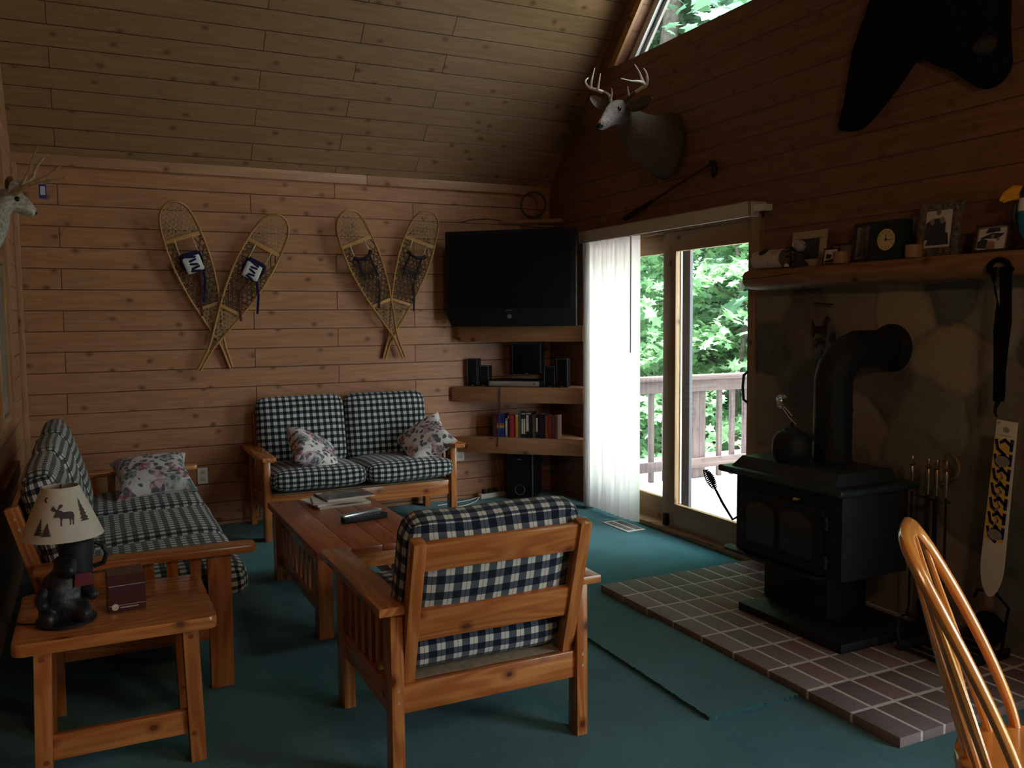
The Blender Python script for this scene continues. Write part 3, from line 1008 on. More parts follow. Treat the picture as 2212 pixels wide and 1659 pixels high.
prism(bm, [(-.0565, -.0545), (.0565, -.0545), (.0565, .0545), (-.0565, .0545)], .1250, .1256)
obj('box_top', bm, 'box_top_dark', tb)

# ------------------------------------------------------------------ windsor chair in the foreground
ANG = math.atan2(-.8, .6)
wc = thing('windsor_chair', 'honey oak hoop back dining chair in the right foreground', 'chair', (1.875, 1.209, 0), R(36.77))
# local: front is -y, back is +y; origin between the hoop feet
bm = NB()
seat = []
for i in range(28):
    a = 2 * PI * i / 28
    sx = .215 * math.copysign(abs(math.cos(a)) ** .75, math.cos(a))
    sy = .20 * math.copysign(abs(math.sin(a)) ** .8, math.sin(a))
    seat.append((sx * (1 - .10 * (sy > 0) * sy / .2), sy - .065))
prism(bm, seat, .412, .447, None, .012, 3)
obj('seat', bm, 'golden_oak', wc)
hoop = []
LEAN, HH = .248, .508
for i in range(49):
    a = PI * (.5 - .5 * math.cos(PI * i / 48))
    x = -.19 * math.copysign(abs(math.cos(a)) ** .468, math.cos(a)) * (1 + .05 * math.sin(a)) if 0 < i < 48 else (-.19 if i == 0 else .19)
    h = HH * max(0, math.sin(a)) ** .57
    hoop.append(V((x, LEAN * (h / HH) ** 1.257, .445 + h)))
obj('hoop', B(tube, hoop, [.0155 + .004 * math.sin(PI * i / 48) for i in range(49)], 12, flat=(.8, 1.15)), 'golden_oak', wc)
for i in range(7):
    k = (i - 3) / 3
    x1 = .145 * k
    a = math.acos(max(-1, min(1, -math.copysign(abs(x1 / (.19 * 1.03)) ** (1 / .468), x1))))
    h = HH * math.sin(a) ** .57
    p0 = V((.13 * k, .108 - .05 * k * k, .44))
    p1 = V((x1, LEAN * (h / HH) ** 1.257, .445 + h))
    obj('spindle', B(tube, [p0 + (p1 - p0) * q for q in (0, .12, .35, .6, .85, 1)], [.0085, .010, .0125, .0105, .0075, .0065], 8), 'golden_oak', wc)
for sx in (-1, 1):
    for y0, y1 in ((-.20, -.27), (.06, .13)):
        obj('leg', B(tube, [(sx * .2, y1, 0), (sx * .175, (y0 + y1) / 2 - .0, .22), (sx * .15, y0, .42)], [.012, .019, .014], 10), 'golden_oak', wc)
    obj('stretcher', B(tube, [(sx * .182, -.24, .18), (sx * .182, -.06, .18), (sx * .182, .10, .18)], [.008, .013, .008], 8), 'golden_oak', wc)
obj('stretcher', B(tube, [(-.182, -.06, .18), (0, -.06, .18), (.182, -.06, .18)], [.008, .013, .008], 8), 'golden_oak', wc)
# ------------------------------------------------------------------ snowshoes on the end wall
HWP = [(0, .010), (.10, .012), (.15, .015), (.22, .034), (.30, .058), (.45, .098), (.58, .121), (.68, .129), (.76, .128), (.84, .122), (.90, .112), (.94, .097), (.97, .075), (.988, .048), (.996, .026), (1.0, .0)]
def hw_at(s):
    for (a, wa), (b, wb) in zip(HWP, HWP[1:]):
        if s <= b:
            q = (s - a) / (b - a)
            return wa + (wb - wa) * q
    return 0
def snowshoe(label, tail, toe, z0, z1, binding, seed):
    """tail, toe: (x, z) on the wall; z0, z1 how far tail and toe stand off it"""
    tail, toe = V(tail), V(toe)
    d = toe - tail
    L = d.length
    t = thing('snowshoe', label, 'snowshoe', group='snowshoes on the end wall')
    phi = math.atan2(-d.x, d.y)
    tilt = math.atan2(z1 - z0, L)
    t.matrix_basis = Mx.Translation((tail.x, YB - z0, tail.y)) @ Mx.Rotation(PI / 2, 4, 'X') @ Mx.Rotation(phi, 4, 'Z') @ Mx.Rotation(tilt, 4, 'X')
    P = []
    for i in range(31):
        s = i / 30
        s = s ** .9 if s > .5 else s
        P.append((hw_at(s), s))
    for s in (.95, .965, .975, .983, .989, .994, .998):
        P.append((hw_at(s), s))
    P = sorted(set(P), key=lambda q: q[1])
    lift = lambda s: .05 * max(0, (s - .8) / .2) ** 2
    right = [V((w, s * L, lift(s))) for w, s in P if s < .9995]
    left = [V((-p.x, p.y, p.z)) for p in right]
    path = right + [V((0, L, lift(1)))] + left[::-1]
    obj('frame', B(tube, path, .0105, 8, flat=(.8, 1.2)), 'snowshoe_ash', t)
    for s, ww in ((.795, .028), (.385, .024)):
        w = hw_at(s) + .004
        obj('crossbar', B(box, -w, w, s * L - ww / 2, s * L + ww / 2, -.006, .006, .003), 'snowshoe_ash', t)
    r = random.Random(seed)
    def lace(name, s0, s1, gap, rad, mat, kinds, hole=None):
        bm = NB()
        y0, y1 = s0 * L, s1 * L
        for (dx, dy) in kinds:
            nrm = V((-dy, dx)).normalized()
            dd = V((dx, dy)).normalized()
            k = -40
            while k < 41:
                o = V((0, (y0 + y1) / 2)) + nrm * (k * gap + r.uniform(-.1, .1) * gap)
                k += 1
                run = []
                q = -.4
                prev = None
                while q < .4:
                    p = o + dd * q
                    ok = y0 <= p.y <= y1 and abs(p.x) < hw_at(p.y / L) - .002
                    if ok and hole and hole[0] * L < p.y < hole[1] * L and abs(p.x) < hole[2]:
                        ok = False
                    if ok:
                        run.append(p)
                    elif run:
                        break
                    q += .008
                if len(run) > 2:
                    a, b = run[0], run[-1]
                    m = (a + b) / 2
                    j = r.uniform(-.003, .003)
                    tube(bm, [V((a.x, a.y, lift(a.y / L))), V((m.x + j, m.y, lift(m.y / L) + r.uniform(-.003, .003))), V((b.x, b.y, lift(b.y / L)))], rad, 4, caps=False)
        return obj(name, bm, mat, t)
    lace('toe_webbing', .81, .988, .026, .0016, 'rawhide', ((1, .25), (.55, 1), (-.55, 1)))
    lace('foot_webbing', .395, .785, .032, .0046, 'rawhide_dark', ((1, 0), (.5, 1), (-.5, 1)), (.685, .78, .062))
    lace('tail_webbing', .17, .375, .026, .0015, 'rawhide', ((1, 0), (.45, 1), (-.45, 1)))
    bm = NB()
    for s in (-1, 1):
        tube(bm, [(s * .062, .66 * L, .004), (s * .060, .795 * L, .004)], .005, 6)
    r2 = random.Random(seed + 1)
    for i in range(16):
        s = .40 + .036 * i
        if s > .78: break
        for sg in (-1, 1):
            w = hw_at(s)
            tube(bm, [(sg * (w + .009), s * L, -.008), (sg * (w + .010), s * L + .004, .011), (sg * (w - .02), s * L + .012, .004)], .0022, 5)
    obj('lashing', bm, 'rawhide', t)
    bm = NB()
    if binding == 'rubber':
        c = .655 * L
        cushion(bm, .118, .115, .03, TR(0, c - .02, .030, rz=R(4)), .4, .3, 7, seed)
        obj('toe_pad', bm, 'white_rubber', t, ang=60)
        bm = NB()
        pts = [(-.064, c + .046), (.064, c + .016), (-.064, c - .004), (.064, c - .036), (-.055, c - .055), (.05, c - .078)]
        for a, b in zip(pts, pts[1:]):
            m = ((a[0] + b[0]) / 2, (a[1] + b[1]) / 2)
            tube(bm, [(a[0], a[1], .03), (m[0], m[1], .052), (b[0], b[1], .03)], .0065, 6, flat=(1.2, .5))
        tube(bm, [(-.066, c + .05, .012), (-.068, c, .035), (-.06, c - .05, .012)], .008, 6)
        tube(bm, [(.066, c + .05, .012), (.068, c, .035), (.06, c - .05, .012)], .008, 6)
        box(bm, -.06, .06, c + .035, c + .065, .02, .045, .006, TR(rz=R(0)))
        obj('lacing', bm, 'navy_strap', t)
        bm = NB()
        g = (Mx.Rotation(-phi, 3, 'Z') @ V((0, -1, 0)))
        a = V((.055, c - .06, .03))
        tube(bm, [a, a + g * .10 + V((.012, 0, .004)), a + g * .24], .006, 6, flat=(1.4, .4))
        obj('strap', bm, 'navy_strap', t)
        bm = NB()
        a = V((.0, .50 * L, .012))
        tube(bm, [a + V((.01, .1, 0)), a, a + g * .08 + V((-.01, 0, .01)), a + g * .2], .006, 6, flat=(1.3, .4))
        obj('ankle_strap', bm, 'red_leather', t)
    else:
        c = .70 * L
        pts = [(-.07, c + .012, .02), (-.045, c - .006, .035), (0, c - .018, .036), (.045, c - .004, .035), (.07, c + .016, .02)]
        tube(bm, pts, [.017, .013, .012, .013, .017], 8)
        obj('toe_strap', bm, 'dark_leather', t)
        bm = NB()
        tube(bm, [(-.07, .60 * L, .015), (0, .592 * L, .022), (.07, .605 * L, .015)], .008, 6, flat=(1.4, .5))
        tube(bm, [(-.05, .69 * L, .015), (-.052, .62 * L, .018), (-.045, .56 * L, .016)], .007, 6, flat=(1.4, .5))
        tube(bm, [(.05, .69 * L, .015), (.052, .62 * L, .018), (.05, .55 * L, .016)], .007, 6, flat=(1.4, .5))
        tube(bm, [(.02 * math.cos(2 * PI * i / 10), .565 * L + .02 * math.sin(2 * PI * i / 10), .018) for i in range(10)], .0035, 5, closed=True)
        obj('heel_strap', bm, 'dark_leather', t)
        g = (Mx.Rotation(-phi, 3, 'Z') @ V((0, -1, 0)))
        bm = NB()
        a = V((.045, .53 * L, .016))
        tube(bm, [a, a + g * .1 + V((.006, 0, 0)), a + g * .22], .006, 6, flat=(1.4, .4))
        obj('strap', bm, 'dark_leather', t)
    return t
snowshoe('leftmost snowshoe on the boarded wall, with navy laced white binding', (.898, 1.129), (.52, 2.274), .022, .10, 'rubber', 5)
snowshoe('snowshoe crossed over the leftmost one, navy strap and red strap hanging', (.677, 1.121), (1.258, 2.207), .058, .10, 'rubber', 15)
snowshoe('snowshoe with dark leather binding crossed in front, third from left', (2.182, 1.171), (1.722, 2.268), .058, .10, 'leather', 25)
snowshoe('snowshoe nearest the television, dark leather binding', (2.031, 1.164), (2.396, 2.294), .022, .08, 'leather', 35)

# ------------------------------------------------------------------ mounted deer
def fix(bm):
    bmesh.ops.recalc_face_normals(bm, faces=list(bm.faces))
    return bm
def ear(pts, th, cup):
    """closed leaf shaped ear from its outline, cupped towards 'cup'"""
    bm = NB()
    pts = [V(p) for p in pts]
    c = sum(pts, V()) / len(pts)
    cup = V(cup)
    n = len(pts)
    fine = []
    for i in range(n):
        a, b, c2, d = pts[i - 1], pts[i], pts[(i + 1) % n], pts[(i + 2) % n]
        for q in (0, .33, .66):
            fine.append(.5 * ((2 * b) + (c2 - a) * q + (2 * a - 5 * b + 4 * c2 - d) * q * q + (3 * b - a - 3 * c2 + d) * q ** 3))
    rings = []
    for k, off in ((1.0, 0), (.72, .55), (.36, .9)):
        rings.append([bm.verts.new(c + (p - c) * k - cup * th * off) for p in fine])
    m = bm.verts.new(c - cup * th * 1.0)
    back = [[bm.verts.new(c + (p - c) * k - cup * (th * off + .008)) for p in fine] for k, off in ((1.02, .1), (.72, .75))]
    mb = bm.verts.new(c - cup * (th * 1.15 + .008))
    N_ = len(fine)
    def br(a, b):
        for j in range(N_):
            bm.faces.new((a[j], a[(j + 1) % N_], b[(j + 1) % N_], b[j]))
    br(rings[0], rings[1]); br(rings[1], rings[2]); br(back[0], rings[0]); br(back[1], back[0])
    for j in range(N_):
        bm.faces.new((rings[2][j], rings[2][(j + 1) % N_], m))
        bm.faces.new((back[1][(j + 1) % N_], back[1][j], mb))
    return fix(bm)
def antler(bm, pts, r0, r1):
    k = len(pts)
    # smooth the measured run
    P = [V(p) for p in pts]
    out = []
    for i in range(k - 1):
        a, b, c, d = P[max(0, i - 1)], P[i], P[i + 1], P[min(k - 1, i + 2)]
        for q in (0, .25, .5, .75):
            out.append(.5 * ((2 * b) + (c - a) * q + (2 * a - 5 * b + 4 * c - d) * q * q + (3 * b - a - 3 * c + d) * q ** 3))
    out.append(P[-1])
    m = len(out) - 1
    tube(bm, out, [r0 + (r1 - r0) * (i / m) ** 1.3 for i in range(m + 1)], 8)

deer = thing('deer_head_mount', 'mounted buck head with white antlers above the sliding door', 'deer mount', (0, 0, 0), 0, 'mounted deer heads')
bm = NB()
loft(bm, [((3.497, 4.74, 2.575), .165, .225, (-1, .02, .1)), ((3.45, 4.745, 2.585), .163, .225, (-1, .02, .12)), ((3.37, 4.76, 2.61), .135, .19), ((3.28, 4.775, 2.645), .108, .15), ((3.20, 4.785, 2.695), .088, .12),
          ((3.15, 4.785, 2.745), .076, .098, (-.85, -.25, .2)), ((3.115, 4.775, 2.775), .073, .085, (-.88, -.4, -.15)), ((3.07, 4.757, 2.772), .066, .076, (-.8, -.42, -.4)),
          ((3.03, 4.738, 2.748), .053, .064, (-.75, -.42, -.45)), ((2.985, 4.716, 2.713), .040, .05, (-.75, -.42, -.5)), ((2.945, 4.697, 2.682), .032, .041, (-.75, -.42, -.5)), ((2.912, 4.681, 2.66), .028, .033, (-.75, -.42, -.5)), ((2.893, 4.672, 2.65), .018, .02, (-.75, -.42, -.5))], 22)
for v in bm.verts:
    q = v.co * 22
    v.co += .004 * V((noise.noise(q), noise.noise(q + V((7, 0, 0))), noise.noise(q + V((0, 7, 0)))))
obj('head_and_neck', fix(bm), 'deer_fur', deer, ang=80, sub=1)
bm = NB()
FW = V((-.78, -.43, -.45)).normalized()
lathe(bm, [(0, .020), (.010, .018), (.019, .008), (.021, -.004), (.017, -.016), (0, -.018)], 14, frame((2.892, 4.671, 2.652), V((2.892, 4.671, 2.652)) + FW) @ Mx.Diagonal((1.15, .95, 1, 1)))
obj('nose', bm, 'nose_black', deer)
for p in ((3.052, 4.700, 2.776), (3.024, 4.795, 2.785)):
    bm = NB()
    bmesh.ops.create_uvsphere(bm, u_segments=14, v_segments=10, radius=.0165, matrix=Mx.Translation(p))
    obj('eye', bm, 'eye_black', deer)
e1 = [(3.113, 4.70, 2.812), (3.136, 4.60, 2.828), (3.165, 4.56, 2.838), (3.188, 4.53, 2.82), (3.186, 4.55, 2.797), (3.171, 4.61, 2.767), (3.145, 4.70, 2.772)]
e2 = [(3.075, 4.83, 2.854), (3.06, 4.92, 2.896), (3.027, 4.96, 2.918), (3.01, 4.98, 2.909), (3.016, 4.96, 2.867), (3.037, 4.92, 2.825), (3.06, 4.84, 2.81)]
obj('ear', ear(e1, .022, (-.85, -.45, .1)), ['deer_fur'], deer)
obj('ear', ear(e2, .022, (-.85, -.45, .1)), ['deer_fur'], deer)
RB = [(3.117, 4.74, 2.818), (3.13, 4.7, 2.857), (3.154, 4.66, 2.883), (3.169, 4.62, 2.899), (3.187, 4.6, 2.907), (3.18, 4.57, 2.934), (3.164, 4.56, 2.975), (3.135, 4.55, 2.999)]
LB = [(3.071, 4.82, 2.833), (3.073, 4.85, 2.891), (3.052, 4.88, 2.919), (3.019, 4.9, 2.935), (2.98, 4.93, 2.954), (2.958, 4.94, 2.978), (2.961, 4.95, 3.003), (2.987, 4.96, 3.025)]
for beam, tines, brow in ((RB, [[(3.187, 4.6, 2.907), (3.15, 4.58, 2.933), (3.108, 4.56, 2.978), (3.069, 4.55, 3.014)], [(3.187, 4.6, 2.91), (3.12, 4.56, 2.918), (3.013, 4.5, 2.896), (2.904, 4.45, 2.886)]], [(3.133, 4.7, 2.855), (3.111, 4.68, 2.879), (3.092, 4.66, 2.909)]),
                          (LB, [[(3.019, 4.9, 2.935), (3.015, 4.88, 2.968), (3.023, 4.87, 3.035)], [(2.986, 4.93, 2.955), (2.983, 4.91, 3.005), (2.999, 4.9, 3.075)]], [(3.072, 4.83, 2.867), (3.071, 4.81, 2.895), (3.056, 4.79, 2.925)])):
    bm = NB()
    antler(bm, beam[1:], .0125, .003)
    for q in tines:
        antler(bm, q, .010, .002)
    antler(bm, brow, .008, .0025)
    a = obj('antler', bm, 'antler', deer)
    bm = NB()
    antler(bm, beam[:3], .0155, .013)
    obj('antler_burr', bm, 'antler_base', a)

d2 = thing('deer_head_mount', 'pale deer head at the left edge with a blue tag on its antler', 'deer mount', (0, 0, 0), 0, 'mounted deer heads')
bm = NB()
loft(bm, [((-.505, 4.80, 1.80), .11, .125, (.9, .2, .5)), ((-.46, 4.835, 1.88), .10, .112, (.7, .2, .7)), ((-.415, 4.865, 1.95), .085, .098, (.6, .15, .8)), ((-.375, 4.888, 2.02), .066, .078, (.75, .1, .6)),
          ((-.33, 4.897, 2.062), .058, .062, (1, .05, .1)), ((-.296, 4.90, 2.057), .050, .056, (1, .03, -.25)), ((-.265, 4.90, 2.035), .037, .044, (1, .03, -.4)), ((-.24, 4.90, 2.018), .027, .033, (1, .03, -.4)), ((-.224, 4.90, 2.006), .020, .025, (1, .03, -.4)), ((-.216, 4.90, 2.002), .010, .012, (1, .03, -.4))], 22)
for v in bm.verts:
    q = v.co * 22
    v.co += .003 * V((noise.noise(q), noise.noise(q + V((7, 0, 0))), noise.noise(q + V((0, 7, 0)))))
obj('head_and_neck', fix(bm), 'deer_fur_pale', d2, ang=80, sub=1)
for y in (4.852, 4.948):
    bm = NB()
    bmesh.ops.create_uvsphere(bm, u_segments=14, v_segments=10, radius=.0125, matrix=Mx.Translation((-.290, y, 2.062)))
    obj('eye', bm, 'eye_black', d2)
bm = NB()
lathe(bm, [(0, .008), (.008, .006), (.012, -.002), (0, -.008)], 12, frame((-.217, 4.9, 2.004), (-.117, 4.9, 1.964)))
obj('nose', bm, 'nose_black', d2)
obj('ear', ear([(-.325, 4.85, 2.095), (-.312, 4.83, 2.14), (-.278, 4.815, 2.15), (-.262, 4.81, 2.144), (-.275, 4.82, 2.118), (-.303, 4.84, 2.098)], .014, (.3, -.9, .2)), 'deer_fur_pale', d2)
obj('ear', ear([(-.335, 4.945, 2.10), (-.345, 4.97, 2.15), (-.33, 4.985, 2.185), (-.315, 4.985, 2.18), (-.30, 4.97, 2.14), (-.305, 4.95, 2.10)], .014, (.3, .9, .2)), 'antler_base', d2)
for parts, base in (([[(-.302, 4.86, 2.085), (-.259, 4.82, 2.114), (-.218, 4.80, 2.136), (-.183, 4.78, 2.150), (-.135, 4.77, 2.181), (-.096, 4.76, 2.221)], [(-.218, 4.80, 2.132), (-.191, 4.79, 2.140), (-.15, 4.78, 2.144), (-.113, 4.77, 2.151), (-.082, 4.76, 2.166)]], None),
                    ([[(-.30, 4.93, 2.085), (-.275, 4.945, 2.13), (-.25, 4.95, 2.186), (-.237, 4.95, 2.213), (-.216, 4.95, 2.283), (-.197, 4.95, 2.336)], [(-.26, 4.95, 2.15), (-.223, 4.95, 2.184), (-.215, 4.95, 2.211), (-.193, 4.95, 2.254), (-.148, 4.95, 2.309)]], None)):
    bm = NB()
    antler(bm, parts[0], .0125, .004)
    antler(bm, parts[1], .0105, .0035)
    obj('antler', bm, 'antler_brown', d2)
tg = thing('key_tag', 'blue plastic key tag hung on the left deer antler', 'key tag', (-.177, 4.787, 2.095))
bm = NB()
prism(bm, [(-.0145, -.034), (.0145, -.034), (.0165, -.031), (.0165, .031), (.0145, .034), (-.0145, .034), (-.0165, .031), (-.0165, -.031)], -.002, .002, TR(rx=PI / 2, rz=R(-5)), .001)
obj('tag_body', bm, 'blue_tag', tg)
bm = NB()
prism(bm, [(-.0105, -.017), (.0105, -.017), (.0105, .024), (-.0105, .024)], .0021, .0026, TR(rx=PI / 2, rz=R(-5)))
obj('paper_insert', bm, 'tag_paper', tg)
bm = NB()
tube(bm, [(.0, 0, .043 + .012 * math.sin(a)) if False else (.012 * math.cos(a), 0, .044 + .012 * math.sin(a)) for a in [2 * PI * i / 14 for i in range(14)]], .0012, 5, closed=True)
obj('split_ring', bm, 'chrome', tg)

# ------------------------------------------------------------------ bear hide on the gable wall
hide = thing('bear_hide', 'black bear hide hung on the dark gable wall', 'bear hide', (3.464, 2.8, 2.8))
out = [(3.06, 3.20), (3.075, 3.08), (3.10, 2.96), (3.15, 2.86), (3.19, 2.77), (3.215, 2.66), (3.235, 2.55), (3.26, 2.47), (3.275, 2.41), (3.25, 2.392), (3.20, 2.388), (3.15, 2.395), (3.09, 2.435), (3.02, 2.49), (2.955, 2.545), (2.91, 2.59), (2.865, 2.635), (2.83, 2.648),
       (2.78, 2.615), (2.70, 2.565), (2.62, 2.515), (2.56, 2.465), (2.51, 2.43), (2.46, 2.43), (2.42, 2.455), (2.395, 2.50), (2.40, 2.56), (2.41, 2.68), (2.405, 2.80), (2.40, 2.95), (2.39, 3.10), (2.35, 3.22), (2.5, 3.24), (2.72, 3.25), (2.9, 3.24)]
fine = []
for i in range(len(out)):
    a, b = V(out[i]), V(out[(i + 1) % len(out)])
    z0_, z3_ = V(out[i - 1]), V(out[(i + 2) % len(out)])
    for q in (0, .34, .67):
        p = .5 * ((2 * a) + (b - z0_) * q + (2 * z0_ - 5 * a + 4 * b - z3_) * q * q + (3 * a - z0_ - 3 * b + z3_) * q ** 3)
        e = (b - a).normalized()
        p += V((e.y, -e.x)) * .0025 * noise.noise(V((p.x * 60, p.y * 60, 0)))
        fine.append((p.x - 2.8, p.y - 2.8))
bm = NB()
prism(bm, fine, -.03, .028, Mx(((0, 0, -1, 0), (1, 0, 0, 0), (0, 1, 0, 0), (0, 0, 0, 1))), .006, 2)
obj('pelt', bm, 'bear_fur', hide, ang=60)
bm = NB()
loft(bm, [((-.02, -.325, -.205), .05, .042, (-1, 0, -.2)), ((-.06, -.325, -.215), .045, .036, (-1, 0, -.2)), ((-.085, -.325, -.22), .024, .02, (-1, 0, -.2))], 16)
obj('muzzle', fix(bm), 'bear_muzzle', hide)

# ------------------------------------------------------------------ long stick with knobbed head over the door
st = thing('club', 'thin dark wooden club hung aslant over the patio door', 'club', (3.465, 4.78, 2.28))
def wp(y, z, x=0.0):
    return (x, y - 4.78, z - 2.28)
obj('shaft', B(tube, [wp(4.95, 2.243), wp(4.65, 2.318), wp(4.30, 2.40)], .008, 8), 'stick_wood', st)
obj('grip', B(tube, [wp(5.264, 2.168), wp(5.25, 2.172), wp(5.1, 2.207), wp(4.93, 2.249)], [.010, .018, .019, .012], 10), 'stick_dark', st)
obj('head', B(tube, [wp(4.31, 2.412), wp(4.285, 2.404), wp(4.272, 2.37), wp(4.275, 2.335), wp(4.285, 2.315)], [.012, .022, .020, .018, .008], 10), 'stick_dark', st)

# ------------------------------------------------------------------ picture at the left edge
pic = thing('framed_picture', 'wood framed picture cut off at the left edge above the sofa', 'picture', (XL, 4.98, 1.38))
bm = NB()
for a in ((-.24, -.20, -.42, .42), (.20, .24, -.42, .42)):
    box(bm, .001, .025, a[0], a[1], a[2], a[3], .004)
for z in (-.42, .38):
    box(bm, .001, .025, -.20, .20, z, z + .04, .004, along=1)
obj('frame', bm, 'window_wood', pic)
obj('print', B(box, .001, .012, -.20, .20, -.38, .38), 'picture_glass', pic)

# ------------------------------------------------------------------ outlets
for lb, x, z in (('white wall outlet between the two sofas', .68, .366), ('white wall outlet beside the right arm of the two seat sofa', 2.665, .373)):
    o = thing('wall_outlet', lb, 'outlet', (x, YB, z), 0, 'wall outlets')
    obj('cover_plate', B(box, -.035, .035, -.007, -.0005, -.0575, .0575, .003), 'white_plastic', o)
    bm = NB()
    for s in (-1, 1):
        box(bm, -.017, .017, -.0085, -.006, s * .024 - .014, s * .024 + .014, .004)
    r_ = obj('receptacle', bm, 'off_white', o)
    bm = NB()
    for s in (-1, 1):
        for q in (-.006, .006):
            box(bm, q - .001, q + .001, -.0089, -.0084, s * .024 - .003, s * .024 + .006)
    obj('slot', bm, 'dark_slot', r_)

# ------------------------------------------------------------------ corner shelves with TV, hi-fi, books
E1 = V((.7355, -.6775, 0))           # along the shelf fronts, left to right
N1 = V((-.6775, -.7355, 0))          # out of the corner into the room
SO = V((2.60, 6.45, 0))
def sf(a, b, z=0.0):
    """a along the front from its left end, b behind the front edge"""
    p = SO + E1 * a - N1 * b
    return (p.x, p.y, z)
SA = math.atan2(E1.y, E1.x)
for zt, lb, a0 in ((1.405, 'top corner shelf holding the television', .06), (.925, 'middle corner shelf holding small speakers', 0.0), (.52, 'lowest corner shelf holding books', .0)):
    s = thing('corner_shelf', lb, 'shelf', (0, 0, zt), 0, 'corner shelves')
    a = SO + E1 * a0
    poly = [(a.x + .0, 6.448), (3.36, 5.752), (3.498, 5.752), (3.498, 6.448)]
    if a0:
        poly = [(a.x - .02, 6.448), (a.x + .03, a.y - .03)] + poly[1:]
    obj('shelf_board', B(prism, poly, -.10, 0, None, .003), 'pine_shelf', s)
    bm = NB()
    p, q = V((a.x, 6.44 if not a0 else a.y - .005, -.06)), V((3.36, 5.752, -.06)) + E1 * .045
    bar(bm, p + N1 * .011, q + N1 * .011, .02, .122, (0, 0, 1), .003)
    obj('front_edge', bm, 'pine_shelf', s)

tv = thing('television', 'big black rear projection television on the top corner shelf', 'television', (2.895, 5.98, 1.406), SA, None)
# local x along the front, y towards the corner
bm = NB()
prism(bm, [(-.475, 0), (.52, 0), (.52, .735), (-.52, .735), (-.52, .10)], -.05, .0, TR(rx=PI / 2) @ TR(z=0), .006)
obj('bezel', bm, 'black_plastic', tv)
bm = NB()
v0 = [(-.50, .05, .02), (.50, .05, .02), (.50, .05, .72), (-.50, .05, .72)]
v1 = [(-.22, .36, .04), (.22, .36, .04), (.20, .36, .50), (-.20, .36, .50)]
A_ = [bm.verts.new(p) for p in v0]
B_ = [bm.verts.new(p) for p in v1]
bm.faces.new(A_); bm.faces.new(B_[::-1])
for i in range(4):
    bm.faces.new((A_[i], B_[i], B_[(i + 1) % 4], A_[(i + 1) % 4]))
obj('rear_housing', fix(bm), 'black_plastic', tv, smooth=False)
obj('screen', B(box, -.485, .485, -.0035, .003, .135, .705, .002), 'tv_screen', tv)
bm = NB()
for i in range(9):
    w = .0038 + .0012 * (i % 3 == 0)
    box(bm, -.027 + i * .006, -.027 + i * .006 + w, -.0015, .0005, .119, .127)
obj('brand_lettering', bm, 'grey_trim', tv)
bm = NB()
tube(bm, [(.0 + .017 * math.cos(2 * PI * i / 20), -.001, .075 + .017 * math.sin(2 * PI * i / 20)) for i in range(20)], .0018, 5, closed=True)
lathe(bm, [(0, 0), (.012, 0), (.013, .003), (0, .004)], 18, TR(0, 0, .075, rx=PI / 2))
obj('power_button', bm, 'grey_trim', tv)

# small ledge above the set with a ring ornament
ld = tag(obj('ledge', B(bar, (3.02, 6.36, 2.235), (3.40, 6.03, 2.235), .10, .022, (0, 0, 1), .003), 'pine_shelf'), 'small wooden ledge above the television', 'ledge')
for k, (p, r) in enumerate((((3.02, 6.36), .06),)):
    bm = NB()
    box(bm, 3.25, 3.499, 6.30, 6.449, 2.213, 2.224, .002)
    b_ = obj('ledge_bracket', bm, 'pine_shelf', ld)
hp = thing('hoop_ornament', 'dark ring shaped ornament standing on the ledge over the television', 'ornament', (3.215, 6.19, 2.247), SA)
obj('ring', B(tube, [(.10 * math.cos(2 * PI * i / 36), 0, .12 + .10 * math.sin(2 * PI * i / 36)) for i in range(36)], .009, 8, closed=True), 'dark_twig', hp)
bm = NB()
box(bm, -.04, .06, -.025, .025, 0, .014, .004)
tube(bm, [(.02, 0, .012), (.03, 0, .035)], .008, 8)
obj('stand', bm, 'dark_twig', hp)
bm = NB(); lathe(bm, [(0, 0), (.005, .002), (.006, .008), (0, .014)], 10, TR(.01, 0, .226))
obj('finial', bm, 'brass', hp)
tag(obj('wall_cable', B(tube, [(2.70, YB - .006, 2.235), (2.80, YB - .006, 2.262), (2.92, YB - .006, 2.27), (3.03, YB - .008, 2.262), (3.10, YB - .02, 2.246), (3.20, 6.40, 2.232), (3.28, 6.42, 2.15), (3.3, 6.42, 2.05)], .003, 6), 'cable_dark'), 'thin dark cable arching across the boards above the television', 'cable')
tag(obj('shelf_cable', B(tube, [V(sf(.42, .02, .928)), V(sf(.415, -.026, .926)), V(sf(.41, -.027, .80)), V(sf(.40, -.010, .62)), V(sf(.395, -.026, .524)), V(sf(.39, -.027, .46)), V(sf(.385, .0, .39)), V(sf(.36, .16, .20)), V(sf(.34, .25, .02))], .0045, 6), 'cable_dark'), 'dark cable hanging down the fronts of the corner shelves', 'cable')

def speaker(label, a, b, z, w, d, h, turn=0.0):
    x, y, _ = sf(a, b)
    o = thing('speaker', label, 'speaker', (x, y, z), SA + turn, 'speakers')
    bm = NB()
    box(bm, -w / 2, w / 2, 0, d, 0, h, .004)
    obj('cabinet', bm, 'black_plastic', o)
    obj('grille_cloth', B(box, -w / 2 + .004, w / 2 - .004, -.006, .001, .012, h - .004, .003), 'speaker_cloth', o)
    bm = NB()
    for q in (-1, 1):
        box(bm, q * (w / 2 - .002) - .0018, q * (w / 2 - .002) + .0018, -.0066, -.002, .012, h - .002)
    box(bm, -w / 2, w / 2, -.0066, -.002, h - .005, h - .002)
    obj('grille_edge', bm, 'grey_trim', o)
    bm = NB()
    box(bm, -.012, .012, -.004, -.001, .003, .009, .001)
    obj('badge', bm, 'silver', o)
    return o
speaker('tall slim speaker at the left end of the middle corner shelf', .158, .055, .9255, .085, .09, .22)
